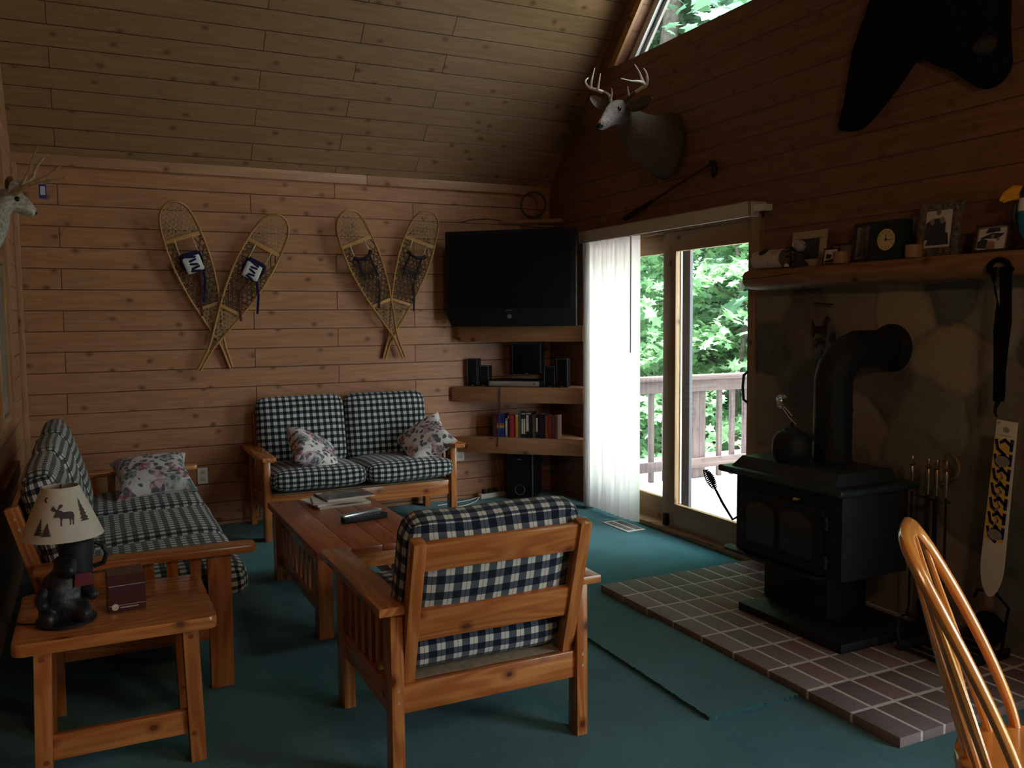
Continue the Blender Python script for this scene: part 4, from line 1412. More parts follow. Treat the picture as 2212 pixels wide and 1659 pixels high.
speaker('short speaker beside the tall one at the left of the middle shelf', .252, .06, .9255, .085, .09, .165)
speaker('short speaker right of the silver player on the middle shelf', .80, .05, .9255, .085, .09, .165)
speaker('tall slim speaker at the right end of the middle corner shelf', .90, .05, .9255, .088, .09, .225)
o = speaker('centre speaker lying behind the silver player under the top shelf', .56, .24, 1.012, .24, .12, .25)
o['group'] = 'speakers'
pl = thing('disc_player', 'silver fronted disc player on the middle corner shelf', 'disc player', sf(.52, .035, .9255), SA)
obj('case', B(box, -.22, .235, .0, .24, .006, .052, .003), 'black_plastic', pl)
bm = NB()
box(bm, -.215, .20, -.008, .002, .004, .044, .003)
obj('front_panel', bm, 'silver', pl)
bm = NB()
box(bm, -.20, .02, -.0095, -.0075, .028, .033)
box(bm, -.21, .19, -.0095, -.0075, .040, .043)
obj('display_strip', bm, 'off_white', pl)
bm = NB()
lathe(bm, [(0, 0), (.011, 0), (.010, .008), (0, .009)], 16, TR(.165, -.0075, .027, rx=PI / 2))
obj('dial', bm, 'chrome', pl)

sw = thing('subwoofer', 'tall black subwoofer on the carpet under the lowest shelf', 'subwoofer', (3.082, 6.20, .0), math.atan2(-.134, .173))
obj('cabinet', B(box, -.10, .125, .008, .30, .012, .372, .005), 'black_plastic', sw)
obj('front_panel', B(box, -.108, .108, .0, .01, .01, .375, .004), 'speaker_cloth', sw)
bm = NB()
box(bm, .1, .109, -.003, .004, .01, .375, .001)
box(bm, -.108, .109, -.003, .004, .369, .375, .001)
obj('side_strip', bm, 'grey_trim', sw)
bm = NB()
tube(bm, [(.04 * math.cos(2 * PI * i / 24), -.001, .08 + .04 * math.sin(2 * PI * i / 24)) for i in range(24)], .003, 6, closed=True)
obj('port_ring', bm, 'grey_trim', sw)
bm = NB()
box(bm, -.022, .012, -.003, 0, .325, .330)
obj('badge', bm, 'silver', sw)
bm = NB()
for x in (-.08, .1):
    for y in (.03, .27):
        lathe(bm, [(.014, 0), (.012, .012), (0, .012)], 10, TR(x, y, 0))
obj('foot', bm, 'black_plastic', sw)
ps = thing('power_strip', 'cream power strip on the floor at the foot of the end wall', 'power strip', (2.93, 6.395, 0), R(8))
obj('strip_case', B(box, -.13, .13, -.025, .025, .0, .04, .006), 'off_white', ps)
bm = NB()
for i in range(5):
    box(bm, -.105 + i * .042, -.08 + i * .042, -.014, .014, .0395, .0407)
obj('socket', bm, 'dark_slot', ps)
bm = NB()
for i in range(3):
    box(bm, -.10 + i * .055, -.07 + i * .055, -.014, .014, .0405, .075, .006)
obj('plug', bm, 'cable_dark', ps)
tag(obj('floor_wire', B(tube, [(2.81, 6.385, .015), (2.70, 6.35, .006), (2.62, 6.33, .006), (2.52, 6.30, .006), (2.40, 6.28, .006)], .004, 6), 'cable_white'), 'upper pale cord running from power strip behind the sofa leg', 'cord', 'pale cords')
tag(obj('floor_wire', B(tube, [(2.80, 6.375, .012), (2.72, 6.27, .006), (2.60, 6.18, .006), (2.50, 6.15, .006), (2.38, 6.14, .006)], .004, 6), 'cable_white'), 'lower pale cord curving across carpet to the sofa leg', 'cord', 'pale cords')

# books: start, end along the picture strip, top, colour, words
r = random.Random(3)
def pcol(n, c, **k):
    if n not in MATS:
        plain(n, c, .55, .3)
    return n
BK = [(.325, .336, .175, (.02, .05, .03), 'dark green slim book at the far left of the row'), (.337, .360, .178, (.14, .02, .02), 'dark red book second from the left'),
      (.362, .425, .188, (.02, .03, .18), 'wide blue book with a rainbow band'), (.432, .451, .150, (.22, .22, .24), 'plain grey book beside the rainbow one'),
      (.453, .466, .172, (.02, .02, .02), 'slim black book with pale top of spine'), (.469, .505, .176, (.42, .035, .07), 'crimson book, brightest red in the row'),
      (.507, .515, .160, (.16, .03, .03), 'thin dark red book before the yellow one'), (.517, .541, .186, (.50, .26, .03), 'mustard yellow book'),
      (.543, .561, .208, (.07, .10, .15), 'tallest book, slate blue'), (.564, .602, .200, (.016, .016, .018), 'black book with two pale spine labels'),
      (.604, .652, .202, (.012, .012, .012), 'thick black book with a white spine label'), (.655, .681, .182, (.10, .09, .055), 'olive brown book'),
      (.684, .704, .165, (.03, .03, .03), 'black book with tall cream label'), (.707, .757, .19, (.014, .016, .028), 'thick dark navy book'),
      (.760, .784, .18, (.30, .10, .05), 'orange brown patterned book'), (.786, .812, .178, (.32, .04, .035), 'red book near the right end'),
      (.814, .838, .176, (.15, .075, .05), 'brown book second from the right end'), (.840, .864, .180, (.17, .095, .065), 'brown book at the right end of the row')]
for i, (a, b_, h, c, lb) in enumerate(BK):
    x, y, _ = sf((a + b_) / 2, .05)
    o = thing('book', lb + ' on the lowest corner shelf', 'book', (x, y, .5205), SA, 'books on the lowest corner shelf')
    w = b_ - a - .001
    d = r.uniform(.11, .135)
    m = pcol('book_cloth_%d' % i, c)
    bm = NB()
    box(bm, -w / 2, w / 2, 0, .003, 0, h, .0008)
    box(bm, -w / 2, -w / 2 + .0025, 0, d, 0, h, .0005)
    box(bm, w / 2 - .0025, w / 2, 0, d, 0, h, .0005)
    obj('cover', bm, m, o)
    obj('pages', B(box, -w / 2 + .002, w / 2 - .002, .002, d - .004, .003, h - .004), 'page_cream', o)
    bm = NB()
    lab = None
    if i == 2:
        for z0, z1, cc in ((.10, .112, 'ink_red'), (.088, .100, 'rain_orange'), (.078, .088, 'rain_yellow'), (.068, .078, 'rain_green')):
            q = NB(); box(q, -w / 2, w / 2, -.0006, .0004, z0, z1)
            pcol('rain_orange', (.5, .14, .02)); pcol('rain_yellow', (.5, .42, .05)); pcol('rain_green', (.08, .28, .08))
            obj('spine_band', q, cc, o)
    elif i in (3, 4, 5, 7, 9, 10, 12, 14, 15):
        z0, z1, k = {3: (.02, .13, .8), 4: (.15, .17, .9), 5: (.12, .135, .5), 7: (.165, .18, .8), 9: (.03, .15, .8), 10: (.05, .18, .45), 12: (.05, .16, .8), 14: (.1, .15, .7), 15: (.05, .12, .5)}[i]
        x0 = -w / 2 * k
        if i == 10:
            box(bm, -w / 2 + .002, -w / 2 + .022, -.0006, .0004, z0, z1)
            box(bm, -w / 2 + .002, w / 2 - .004, -.0006, .0004, .188, .198)
        elif i == 9:
            box(bm, -w / 2 + .003, -.002, -.0006, .0004, z0, z1)
            box(bm, .001, w / 2 - .003, -.0006, .0004, z0, z1)
            box(bm, -w / 2 + .002, w / 2 - .002, -.0006, .0004, .186, .196)
        else:
            box(bm, x0, -x0, -.0006, .0004, z0, z1)
        obj('spine_label', bm, 'page_cream' if i not in (5, 15, 14) else 'ink_red', o)
# ------------------------------------------------------------------ vertical blind
bl = thing('vertical_blind', 'white vertical blind drawn to the left of the patio door', 'blind', (3.42, 3.85, 0))
def by(y):
    return y - 3.85
bm = NB()
box(bm, -.052, -.040, by(3.845), by(5.745), 2.028, 2.115, .003)
box(bm, -.052, .075, by(5.735), by(5.745), 2.03, 2.114, .002)
box(bm, -.052, .02, by(3.845), by(3.855), 2.03, 2.114, .002)
box(bm, -.052, .075, by(3.845), by(5.745), 2.108, 2.115, .002)
obj('valance', bm, 'off_white', bl)
obj('headrail', B(box, -.018, .022, by(3.79), by(5.73), 2.058, 2.095, .004), 'white_plastic', bl)
obj('bracket', B(box, .0, .078, by(3.80), by(3.83), 2.062, 2.10, .003), 'white_plastic', bl)
def vane(y, ang, lab=None):
    bm = NB()
    pts = []
    for i in range(7):
        u = -.0445 + .089 * i / 6
        pts.append((u, .006 * (1 - (u / .0445) ** 2)))
    poly = pts + [(u, w + .0012) for u, w in pts[::-1]]
    prism(bm, poly, .022, 2.03, TR(0, by(y), 0, rz=ang))
    o = obj('vane', bm, 'vane', bl, ang=60)
    return o
ys = 5.66
for i in range(5):
    vane(5.70 - .018 * i, R(12))
for i in range(9):
    vane(5.59 - .058 * i, R(122 + (0, 7, -4, 9, 2, -6, 8, -2, 5)[i]))
vane(5.06, R(112))
obj('wand', B(tube, [(-.04, by(5.05), 2.03), (-.045, by(5.045), 1.62), (-.045, by(5.045), 1.22)], .005, 8), 'white_plastic', bl)

# ------------------------------------------------------------------ hearth and stone facing
HX0, HY1, HT = 2.41, 3.883, .037
hearth = thing('hearth', 'low brick hearth under the black wood stove', 'hearth', (0, 0, 0))
bm = NB()
box(bm, HX0 + .004, 3.47, HY1 - 9 * .2127 + .004, HY1 - .004, 0, HT - .0012, .003)
obj('mortar_bed', bm, 'mortar', hearth)
bm = NB()
for i in range(9):
    j = 0
    x = HX0
    while x < 3.44:
        x1 = min(x + .1143 - .011, 3.468)
        dz = RN.uniform(-.001, .001)
        box(bm, x + RN.uniform(0, .0015), x1, HY1 - (i + 1) * .2127 + (.007 if i < 8 else .002), HY1 - i * .2127 - (.007 if i else .002), .001, HT + dz, .004)
        x += .1143
obj('bricks', bm, 'brick', hearth)

# stone facing: displaced grid, one stone per cell
def stone_wall():
    rr = random.Random(21)
    y0, y1, z0, z1 = 0.9, 3.885, 0.0, 1.66
    seeds = []
    # stones read off the photograph (y, z, weight), then filler
    base = [(2.60, 1.28), (2.42, 1.50), (2.70, .98), (3.20, 1.50), (2.90, 1.52), (3.55, 1.45), (3.74, 1.30), (3.55, 1.05), (3.74, .95), (2.35, 1.05), (2.15, 1.45), (2.15, 1.0), (2.5, .65), (2.28, .50), (2.2, .22), (2.55, .28), (2.9, .55), (2.9, .2), (3.3, .3), (3.3, .75), (3.7, .5), (3.05, 1.12), (3.38, 1.22), (3.75, 1.58), (2.62, 1.58), (2.05, .72), (3.15, .95), (2.78, .78)]
    seeds = [V(b) for b in base]
    tries = 0
    while tries < 900:
        tries += 1
        p = V((rr.uniform(y0 - .1, 2.0), rr.uniform(-.1, 1.75)))
        if all((p - q).length > .24 for q in seeds):
            seeds.append(p)
    cols = []
    for _ in seeds:
        k = rr.choice([(.20, .178, .15), (.24, .21, .175), (.18, .16, .14), (.155, .155, .15), (.21, .17, .155), (.23, .212, .185), (.175, .142, .135), (.145, .148, .145)])
        f = rr.uniform(2.0, 2.7)
        cols.append(tuple(c * f for c in k))
    st = .014
    ny, nz = int((y1 - y0) / st), int((z1 - z0) / st)
    bm = bmesh.new()
    lay = bm.loops.layers.color.new('Col')
    grid = []
    info = {}
    for a in range(ny + 1):
        row = []
        for b in range(nz + 1):
            y, z = y0 + (y1 - y0) * a / ny, z0 + (z1 - z0) * b / nz
            w = V((y + .05 * noise.noise(V((y * 5, z * 5, 1))) + .016 * noise.noise(V((y * 16, z * 16, 3))), z + .05 * noise.noise(V((y * 5, z * 5, 7))) + .016 * noise.noise(V((y * 16, z * 16, 9)))))
            ds = sorted(((w - s).length, i) for i, s in enumerate(seeds))[:2]
            e = ds[1][0] - ds[0][0]
            k = min(1, max(0, (e - .008) / .05))
            k = k * k * (3 - 2 * k)
            i = ds[0][1]
            tl = .02 * ((w - seeds[i]).x * math.sin(i * 2.3) + (w - seeds[i]).y * math.cos(i * 1.7))
            h = .014 + .006 * k + tl * .25 + .003 * noise.noise(V((y * 9, z * 9, i)))
            v = bm.verts.new((3.485 - h, y, z))
            info[v] = (cols[i], k)
            row.append(v)
        grid.append(row)
    for a in range(ny):
        for b in range(nz):
            f = bm.faces.new((grid[a][b], grid[a][b + 1], grid[a + 1][b + 1], grid[a + 1][b]))
            for lp in f.loops:
                c, k = info[lp.vert]
                m = (.40, .36, .30)
                k = .6 + .4 * min(1, k * 2.0)
                lp[lay] = tuple(m[q] + (c[q] - m[q]) * k for q in range(3)) + (1,)
    # sides back to the wall
    edge = [grid[a][0] for a in range(ny + 1)] + [grid[ny][b] for b in range(1, nz + 1)] + [grid[a][nz] for a in range(ny - 1, -1, -1)] + [grid[0][b] for b in range(nz - 1, 0, -1)]
    back = [bm.verts.new((3.5, v.co.y, v.co.z)) for v in edge]
    for q in range(len(edge)):
        f = bm.faces.new((edge[q], edge[(q + 1) % len(edge)], back[(q + 1) % len(edge)], back[q]))
        for lp in f.loops:
            lp[lay] = (.3, .27, .23, 1)
    fix(bm)
    return bm
o = obj('wall_stone_facing', stone_wall(), 'field_stone', ang=80)
tag(o, 'fieldstone facing behind the wood stove', None, None, 'structure')

# ------------------------------------------------------------------ mantel log and what stands on it
mt = thing('mantel', 'thick half log mantel shelf along the stone facing', 'mantel', (3.38, 2.4, 0))
bm = NB()
secs = []
L_ = uvl(bm)
rings = []
for i in range(41):
    y = 3.812 - 2.95 * i / 40
    ring = []
    rad = 1 + .05 * noise.noise(V((y * 1.7, 3, 0))) + (.0 if i else -.14) + (-.03 if i == 1 else 0)
    for j in range(18):
        a = 2 * PI * j / 18
        cx, cz = math.cos(a), math.sin(a)
        x = .098 * math.copysign(abs(cx) ** .75, cx) * rad
        z = .062 * math.copysign(abs(cz) ** .7, cz) * rad
        z = min(z, .049)
        ring.append(bm.verts.new((x + .0, y - 2.4, 1.672 + z + .006 * noise.noise(V((y * 2, a, 5))) * (z < .045))))
    rings.append((ring, y))
for (ra, ya), (rb, yb_) in zip(rings, rings[1:]):
    for j in range(18):
        f = bm.faces.new((ra[j], rb[j], rb[(j + 1) % 18], ra[(j + 1) % 18]))
        for lp, u, v in zip(f.loops, (ya, yb_, yb_, ya), (j, j, j + 1, j + 1)):
            lp[L_].uv = (u, v * .022)
bm.faces.new(rings[0][0]); bm.faces.new(rings[-1][0][::-1])
obj('log', fix(bm), 'log_wood', mt)
bm = NB()
for y, z0, z1 in ((3.70, 1.722, 1.722), (3.46, 1.722, 1.722), (2.93, 1.722, 1.722), (2.62, 1.722, 1.722)):
    tube(bm, [(-.03, y - 2.4, 1.7205), (-.075, y - 2.43, 1.7195), (-.088, y - 2.44, 1.705)], .0022, 5)
tube(bm, [(-.0955, 1.39, 1.672), (-.0975, 1.25, 1.675), (-.098, 1.12, 1.680), (-.098, 1.02, 1.688)], .0025, 5)
obj('crack', bm, 'stick_wood', mt)
MZ = 1.7215

bc = thing('birch_log_holder', 'white birch log candle holder lying at the left end of the mantel', 'candle holder', (3.33, 3.605, MZ))
bc.scale = (1.12, 1.12, 1.12)
obj('birch_log', B(tube, [(0, .115, .046), (0, .11, .046), (0, -.06, .046), (0, -.075, .046)], [.040, .045, .046, .043], 18), 'birch_bark', bc)
bm = NB()
lathe(bm, [(0, 0), (.024, 0), (.024, .003), (0, .0032)], 18, TR(-.0315, .035, .0805, ry=R(-42)))
obj('candle_hole', bm, 'stick_dark', bc)
bm = NB()
lathe(bm, [(0, 0), (.04, 0), (.04, .003), (0, .003)], 18, TR(0, -.074, .046, rx=PI / 2))
obj('cut_end', bm, 'frame_stone', bc)

def easel_frame(label, y0, y1, z1, x, mats, border, lean=.12, art=None, depth=.014, wob=0.0):
    """standing picture frame facing the room (-x)"""
    w = y1 - y0
    h = z1 - MZ
    o = thing('picture_frame', label, 'picture frame', (x, (y0 + y1) / 2, MZ + .001))
    M = TR(0, 0, 0, ry=lean)
    bm = NB()
    b = border
    for a in ((-w / 2, w / 2, 0, b), (-w / 2, w / 2, h - b, h)):
        box(bm, -depth / 2, depth / 2, a[0], a[1], a[2], a[3], .003, M)
    for a in ((-w / 2, -w / 2 + b), (w / 2 - b, w / 2)):
        box(bm, -depth / 2 + .0005, depth / 2, a[0], a[1], b, h - b, .003, M)
    obj('frame', bm, mats[0], o)
    p = obj('photograph', B(box, -depth / 2 + .003, depth / 2 - .001, -w / 2 + b - .002, w / 2 - b + .002, b - .002, h - b + .002, 0, M), mats[1], o)
    if art:
        for q, (mt_, poly) in enumerate(art):
            bm = NB()
            prism(bm, poly, 0, .0004 * (q + 1), M @ Mx(((0, 0, -1, -depth / 2 + .003), (-1, 0, 0, 0), (0, 1, 0, 0), (0, 0, 0, 1))))
            obj('print', bm, mt_, p, smooth=False)
    bm = NB()
    box(bm, 0, .004, -.012, .012, 0, h * .8, .001, TR(depth / 2 + h * .28, 0, 0, ry=-.28))
    obj('easel', bm, mats[0], o)
    return o
def person(cx, z0, s, kind):
    """head and shoulders blob of a figure in a small photograph"""
    if kind == 'b':
        return [(cx - .35 * s, z0), (cx + .35 * s, z0), (cx + .33 * s, z0 + .5 * s), (cx + .12 * s, z0 + .62 * s), (cx - .12 * s, z0 + .62 * s), (cx - .33 * s, z0 + .5 * s)]
    return [(cx + .11 * s * math.cos(a), z0 + .76 * s + .14 * s * math.sin(a)) for a in [2 * PI * i / 12 for i in range(12)]]
easel_frame('cream wooden frame behind the birch log on the mantel', 3.345, 3.585, 1.915, 3.43, ('frame_cream', 'photo_dark'), .042)
sc = thing('wire_sculpture', 'dark tangled metal ornament with a shiny bead on the mantel', 'ornament', (3.345, 3.43, MZ))
bm = NB()
r = random.Random(9)
for i in range(20):
    a = r.uniform(0, PI)
    b = r.uniform(0, 2 * PI)
    tube(bm, [(0, 0, .06), (.035 * math.cos(b), .055 * math.sin(b), .06 + .05 * math.cos(a)), (.05 * math.cos(b + .4), .095 * math.sin(b + .4), .055 + .06 * math.cos(a) * r.uniform(.4, 1))], [.005, .0045, .003], 5)
lathe(bm, [(0, .0), (.05, .0), (.045, .015), (.02, .04), (.03, .07), (0, .085)], 12)
obj('twigs', bm, 'dark_twig', sc)
bm = NB()
bmesh.ops.create_uvsphere(bm, u_segments=16, v_segments=12, radius=.030, matrix=Mx.Translation((-.03, -.035, .105)))
obj('bead', bm, 'glass_bead', sc)
bm = NB()
lathe(bm, [(0, 0), (.014, .002), (.013, .018), (0, .02)], 12, TR(-.045, .045, 0))
obj('foot_bead', bm, 'off_white', sc)
easel_frame('small snapshot frame half hidden behind the left wooden candle cup', 3.185, 3.285, 1.805, 3.36, ('frame_dark', 'photo_pale'), .008, .15, [('photo_dark', [(-.03, .03), (.0, .03), (.005, .05), (-.03, .055)]), ('frame_dark', [(-.04, .01), (.03, .01), (.02, .028), (-.035, .02)])])
easel_frame('low wide photograph leaning against the wall behind the candle cup', 3.12, 3.30, 1.83, 3.43, ('frame_dark', 'photo_mid'), .012, .1)
easel_frame('tall dark framed photograph left of the mantel clock', 3.035, 3.155, 1.92, 3.42, ('frame_dark', 'photo_mid'), .022, .1, [('grey_metal', [(-.025, .07), (.01, .075), (.02, .15), (-.01, .16)]), ('photo_dark', [(-.03, .03), (.03, .03), (.02, .08), (-.02, .07)])])
def cup(label, y):
    o = thing('candle_cup', label, 'candle holder', (3.325, y, MZ))
    obj('wood_cup', B(lathe, [(0, 0), (.034, 0), (.036, .004), (.036, .056), (.033, .058), (.022, .058), (.021, .050), (0, .050)], 20), 'birch_wood', o)
    bm = NB()
    lathe(bm, [(0, .0), (.019, .0), (.019, .006), (0, .007)], 14, TR(0, 0, .050))
    tube(bm, [(0, 0, .056), (0, 0, .064)], .0008, 5)
    obj('candle', bm, 'page_cream', o)
cup('pale wooden candle cup left of the mantel clock', 3.135)
cup('pale wooden candle cup between the clock and the large photograph', 2.715)
ck = thing('mantel_clock', 'square dark green wooden clock with round cream dial on the mantel', 'clock', (3.37, 2.885, MZ))
M = TR(ry=.03)
obj('case', B(box, -.03, .04, -.092, .092, 0, .185, .006, M), 'clock_green', ck)
bm = NB()
lathe(bm, [(0, 0), (.048, 0), (.050, .003), (0, .004)], 32, M @ TR(-.03, -.004, .094, ry=-PI / 2))
dl = obj('dial', bm, 'clock_face', ck)
bm = NB()
for k in range(12):
    a = 2 * PI * k / 12
    for q in (-.0022, .0022):
        tube(bm, [M @ V((-.0345, -.004 + .034 * math.sin(a) + q * math.cos(a), .094 + .034 * math.cos(a) - q * math.sin(a))), M @ V((-.0345, -.004 + .043 * math.sin(a) + q * math.cos(a), .094 + .043 * math.cos(a) - q * math.sin(a)))], .0007, 4)
obj('numerals', bm, 'stick_wood', dl)
bm = NB()
tube(bm, [M @ V((-.036, -.004, .094)), M @ V((-.036, -.0065, .119))], [.0022, .0012], 5)
tube(bm, [M @ V((-.037, -.004, .094)), M @ V((-.037, -.040, .089))], [.002, .001], 5)
lathe(bm, [(0, 0), (.006, 0), (.005, .003), (0, .003)], 12, M @ TR(-.034, -.004, .094, ry=-PI / 2))
obj('hands', bm, 'stick_dark', dl)
easel_frame('group snapshot standing behind the right candle cup', 2.685, 2.862, 1.91, 3.43, ('photo_mid', 'photo_mid'), .006, .08, [('ski_leaf', [(-.09, .10), (.09, .10), (.09, .178), (-.09, .178)]), ('photo_dark', [(-.085, .06), (.07, .06), (.06, .11), (.03, .10), (.0, .125), (-.03, .09), (-.085, .10)]), ('ski_leaf', [(-.08, .02), (.06, .02), (.06, .045), (-.08, .045)])])
W = .165
easel_frame('large photograph of a family in a frame of pebbles on the mantel', 2.535, 2.745, 1.965, 3.375, ('frame_stone', 'photo_pale'), .040, .12,
            [('photo_dark', person(-.014, .075, .15, 'b')), ('photo_dark', [(-.058, .05), (.058, .05), (.05, .10), (.02, .115), (-.03, .115)]), ('photo_mid', person(-.03, .07, .11, 'h')), ('photo_mid', person(.018, .07, .115, 'h')), ('photo_mid', person(-.004, .12, .10, 'h'))], .02)
bm = NB()
r = random.Random(12)
for side in range(4):
    for k in range(9):
        q = (k + r.random()) / 9
        y, z = {0: (-.105 + .21 * q, .02), 1: (-.105 + .21 * q, .222), 2: (-.086, .243 * q), 3: (.086, .243 * q)}[side]
        bmesh.ops.create_icosphere(bm, subdivisions=2, radius=1, matrix=TR(0, 0, 0, ry=.12) @ Mx.Translation((-.008, y, z + .001)) @ Mx.Diagonal((.008, r.uniform(.012, .02), r.uniform(.011, .018), 1)))
pb = [o for o in COL.objects if o.get('label', '').startswith('large photograph')][0]
obj('pebbles', bm, 'frame_stone', pb)
easel_frame('framed photograph of children at the right of the mantel', 2.295, 2.455, 1.842, 3.36, ('frame_dark', 'photo_mid'), .012, .22, [('photo_pale', [(-.06, .012), (.06, .012), (.06, .10), (-.06, .10)]), ('photo_dark', [(-.06, .02), (-.02, .015), (-.015, .05), (-.04, .06), (-.06, .045)]), ('photo_dark', [(-.03, .08), (.035, .085), (.03, .10), (-.02, .10)]), ('photo_dark', [(-.055, .06), (.03, .055), (.055, .075), (.0, .08)]), ('skin_print', person(.0, .012, .055, 'b')), ('skin_print', person(.005, .02, .06, 'h')), ('skin_print', person(.03, .01, .055, 'h'))])
tc = thing('toucan_figure', 'painted toucan figure with orange beak at the right end of the mantel', 'bird figure', (3.36, 2.205, MZ + .03))
bm = NB()
loft(bm, [((0, 0, .0), .02, .016, (0, 0, 1)), ((0, 0, .03), .04, .036, (0, 0, 1)), ((0, .0, .08), .05, .046, (0, 0, 1)), ((0, .004, .12), .047, .044, (0, 0, 1))], 18, up=(0, 1, 0))
obj('belly', fix(bm), 'toucan_blue', tc)
bm = NB()
loft(bm, [((0, .004, .118), .047, .044, (0, 0, 1)), ((0, .006, .145), .044, .042, (0, 0, 1)), ((0, .008, .172), .036, .036, (0, 0, 1))], 18, up=(0, 1, 0))
obj('breast', fix(bm), 'toucan_white', tc)
bm = NB()
loft(bm, [((.004, .004, .168), .037, .037, (0, 0, 1)), ((.004, .004, .195), .040, .042, (0, 0, 1)), ((.004, 0, .222), .032, .034, (0, 0, 1)), ((.004, 0, .236), .012, .012, (0, 0, 1))], 18, up=(0, 1, 0))
loft(bm, [((.012, -.04, .15), .012, .03, (0, -.3, -1)), ((.014, -.055, .08), .016, .035, (0, -.2, -1)), ((.012, -.05, .0), .006, .02, (0, 0, -1))], 12, up=(1, 0, 0))
loft(bm, [((-.03, .044, .15), .010, .012, (0, .2, -1)), ((-.03, .05, .10), .012, .016, (0, 0, -1)), ((-.02, .045, .06), .006, .006, (0, 0, -1))], 10, up=(1, 0, 0))
obj('head_and_wings', fix(bm), 'toucan_black', tc)
bm = NB()
loft(bm, [((0, .035, .20), .016, .024, (-.1, 1, .15)), ((-.004, .07, .205), .015, .026, (-.1, 1, -.1)), ((-.008, .105, .192), .012, .018, (-.1, 1, -.45)), ((-.01, .125, .176), .006, .007, (-.1, 1, -.7))], 14)
obj('beak', fix(bm), 'toucan_beak', tc)
bm = NB()
loft(bm, [((-.002, .035, .178), .012, .009, (-.1, 1, .1)), ((-.005, .075, .178), .010, .008, (-.1, 1, -.1)), ((-.008, .112, .168), .005, .004, (-.1, 1, -.3))], 12)
obj('lower_beak', fix(bm), 'toucan_beak', tc)
obj('base', B(lathe, [(0, -.028), (.045, -.028), (.04, -.012), (.02, .002), (0, .003)], 18), 'stick_dark', tc)

# ------------------------------------------------------------------ wood stove
sv = thing('wood_stove', 'black cast wood stove on the brick hearth', 'stove', (2.84, 2.975, HT))
def sx_(x): return x - 2.84
def sz_(z): return z - HT
hy = .335
bm = NB()
box(bm, .0, .40, -hy, hy, sz_(.325), sz_(.705), .006)
obj('firebox', bm, 'black_iron', sv)
bm = NB()
box(bm, -.05, .43, -hy - .035, hy + .085, sz_(.700), sz_(.732), .013, seg=3)
q = [(-.01, -.30), (-.01, .36), (.37, .36), (.37, -.30)]
A_ = [bm.verts.new((x, y, sz_(.732))) for x, y in q]
B_ = [bm.verts.new((x + (.045 if x < .1 else -.01), y * .93 + .0, sz_(.782))) for x, y in q]
bm.faces.new(B_)
for i in range(4):
    bm.faces.new((A_[i], A_[(i + 1) % 4], B_[(i + 1) % 4], B_[i]))
obj('top_plate', fix(bm), 'stove_green', sv, smooth=False)
# door with two arched lights
bm = NB()
box(bm, -.022, .0, -.245, .285, sz_(.335), sz_(.635), .008)
dr = obj('door', bm, 'black_iron', sv)
def arch(y0, y1, z0, z1, k=8):
    m = (y0 + y1) / 2
    r = (y1 - y0) / 2
    return [(y0, z0)] + [(m - r * math.cos(PI * i / k), z1 - .05 + .05 * math.sin(PI * i / k)) for i in range(k + 1)] + [(y1, z0)]
MXN = Mx(((0, 0, -1, 0), (1, 0, 0, 0), (0, 1, 0, 0), (0, 0, 0, 1)))   # outline (y,z), thickness towards -x
for y0, y1 in ((-.19, .015), (.04, .245)):
    obj('door_glass', B(prism, arch(y0, y1, sz_(.385), sz_(.595)), .0215, .024, MXN), 'stove_glass', dr)
    bm = NB()
    tube(bm, [(-.024, y, z) for y, z in arch(y0, y1, sz_(.385), sz_(.595))], .0055, 6, closed=True)
    obj('light_rim', bm, 'black_iron', dr)
for z in (.40, .57):
    bm = NB()
    tube(bm, [(-.02, -.262, sz_(z - .028)), (-.02, -.262, sz_(z + .028))], .011, 10)
    box(bm, -.03, .0, -.275, -.24, sz_(z - .014), sz_(z + .014), .004)
    obj('hinge', bm, 'black_iron', sv)
def coil(bm, p, q, r, wire, turns, n=10, taper=1.0):
    M = frame(p, q)
    L = (V(q) - V(p)).length
    pts = []
    for i in range(turns * n + 1):
        a = 2 * PI * i / n
        s = i / (turns * n)
        rr = r * (taper + (1 - taper) * math.sin(PI * min(1, s * 1.0)))
        pts.append(M @ V((rr * math.cos(a), rr * math.sin(a), s * L)))
    tube(bm, pts, wire, 5)
hd = NB()
tube(hd, [(-.01, .26, sz_(.515)), (-.035, .32, sz_(.47)), (-.05, .38, sz_(.545)), (-.06, .425, sz_(.61))], .0065, 8)
dh = obj('door_handle', hd, 'black_iron', sv)
hd = NB()
coil(hd, (-.06, .425, sz_(.61)), (-.073, .485, sz_(.695)), .022, .0032, 11, taper=.5)
tube(hd, [(-.06, .425, sz_(.61)), (-.073, .485, sz_(.695))], .006, 8)
obj('spring_grip', hd, 'black_iron', dh)
bm = NB()
prism(bm, [(-.025, 0), (.0, .014), (.03, .014), (.018, 0)], 0, .006, TR(-.024, -.10, sz_(.655), ry=-PI / 2, rx=0) @ TR(rz=PI / 2), .002)
obj('latch', bm, 'brass', sv)
bm = NB()
prism(bm, [(-.022, -.24), (-.05, -.20), (-.055, -.14), (-.05, .36), (-.02, .40), (.02, .40), (.02, -.26)], sz_(.315), sz_(.327), None, .003)
obj('ash_lip', bm, 'black_iron', sv)
bm = NB()
box(bm, .13, .38, -.135, .275, sz_(.075), sz_(.33), .008)
obj('pedestal', bm, 'black_iron', sv)
bm = NB()
box(bm, -.045, .46, -.385, .26, 0.0005, sz_(.078), .006)
obj('base_plate', bm, 'black_iron', sv)
bm = NB()
px, py = sx_(3.12), 2.97 - 2.975
rr = .087
path = [(px, py, sz_(.775)), (px, py, sz_(1.16))]
cz, cxx = sz_(1.165), px + .145
for i in range(1, 8):
    a = PI / 2 * i / 7
    path.append((px + .145 - .145 * math.cos(a), py - .03 * i / 7, cz + .145 * math.sin(a)))
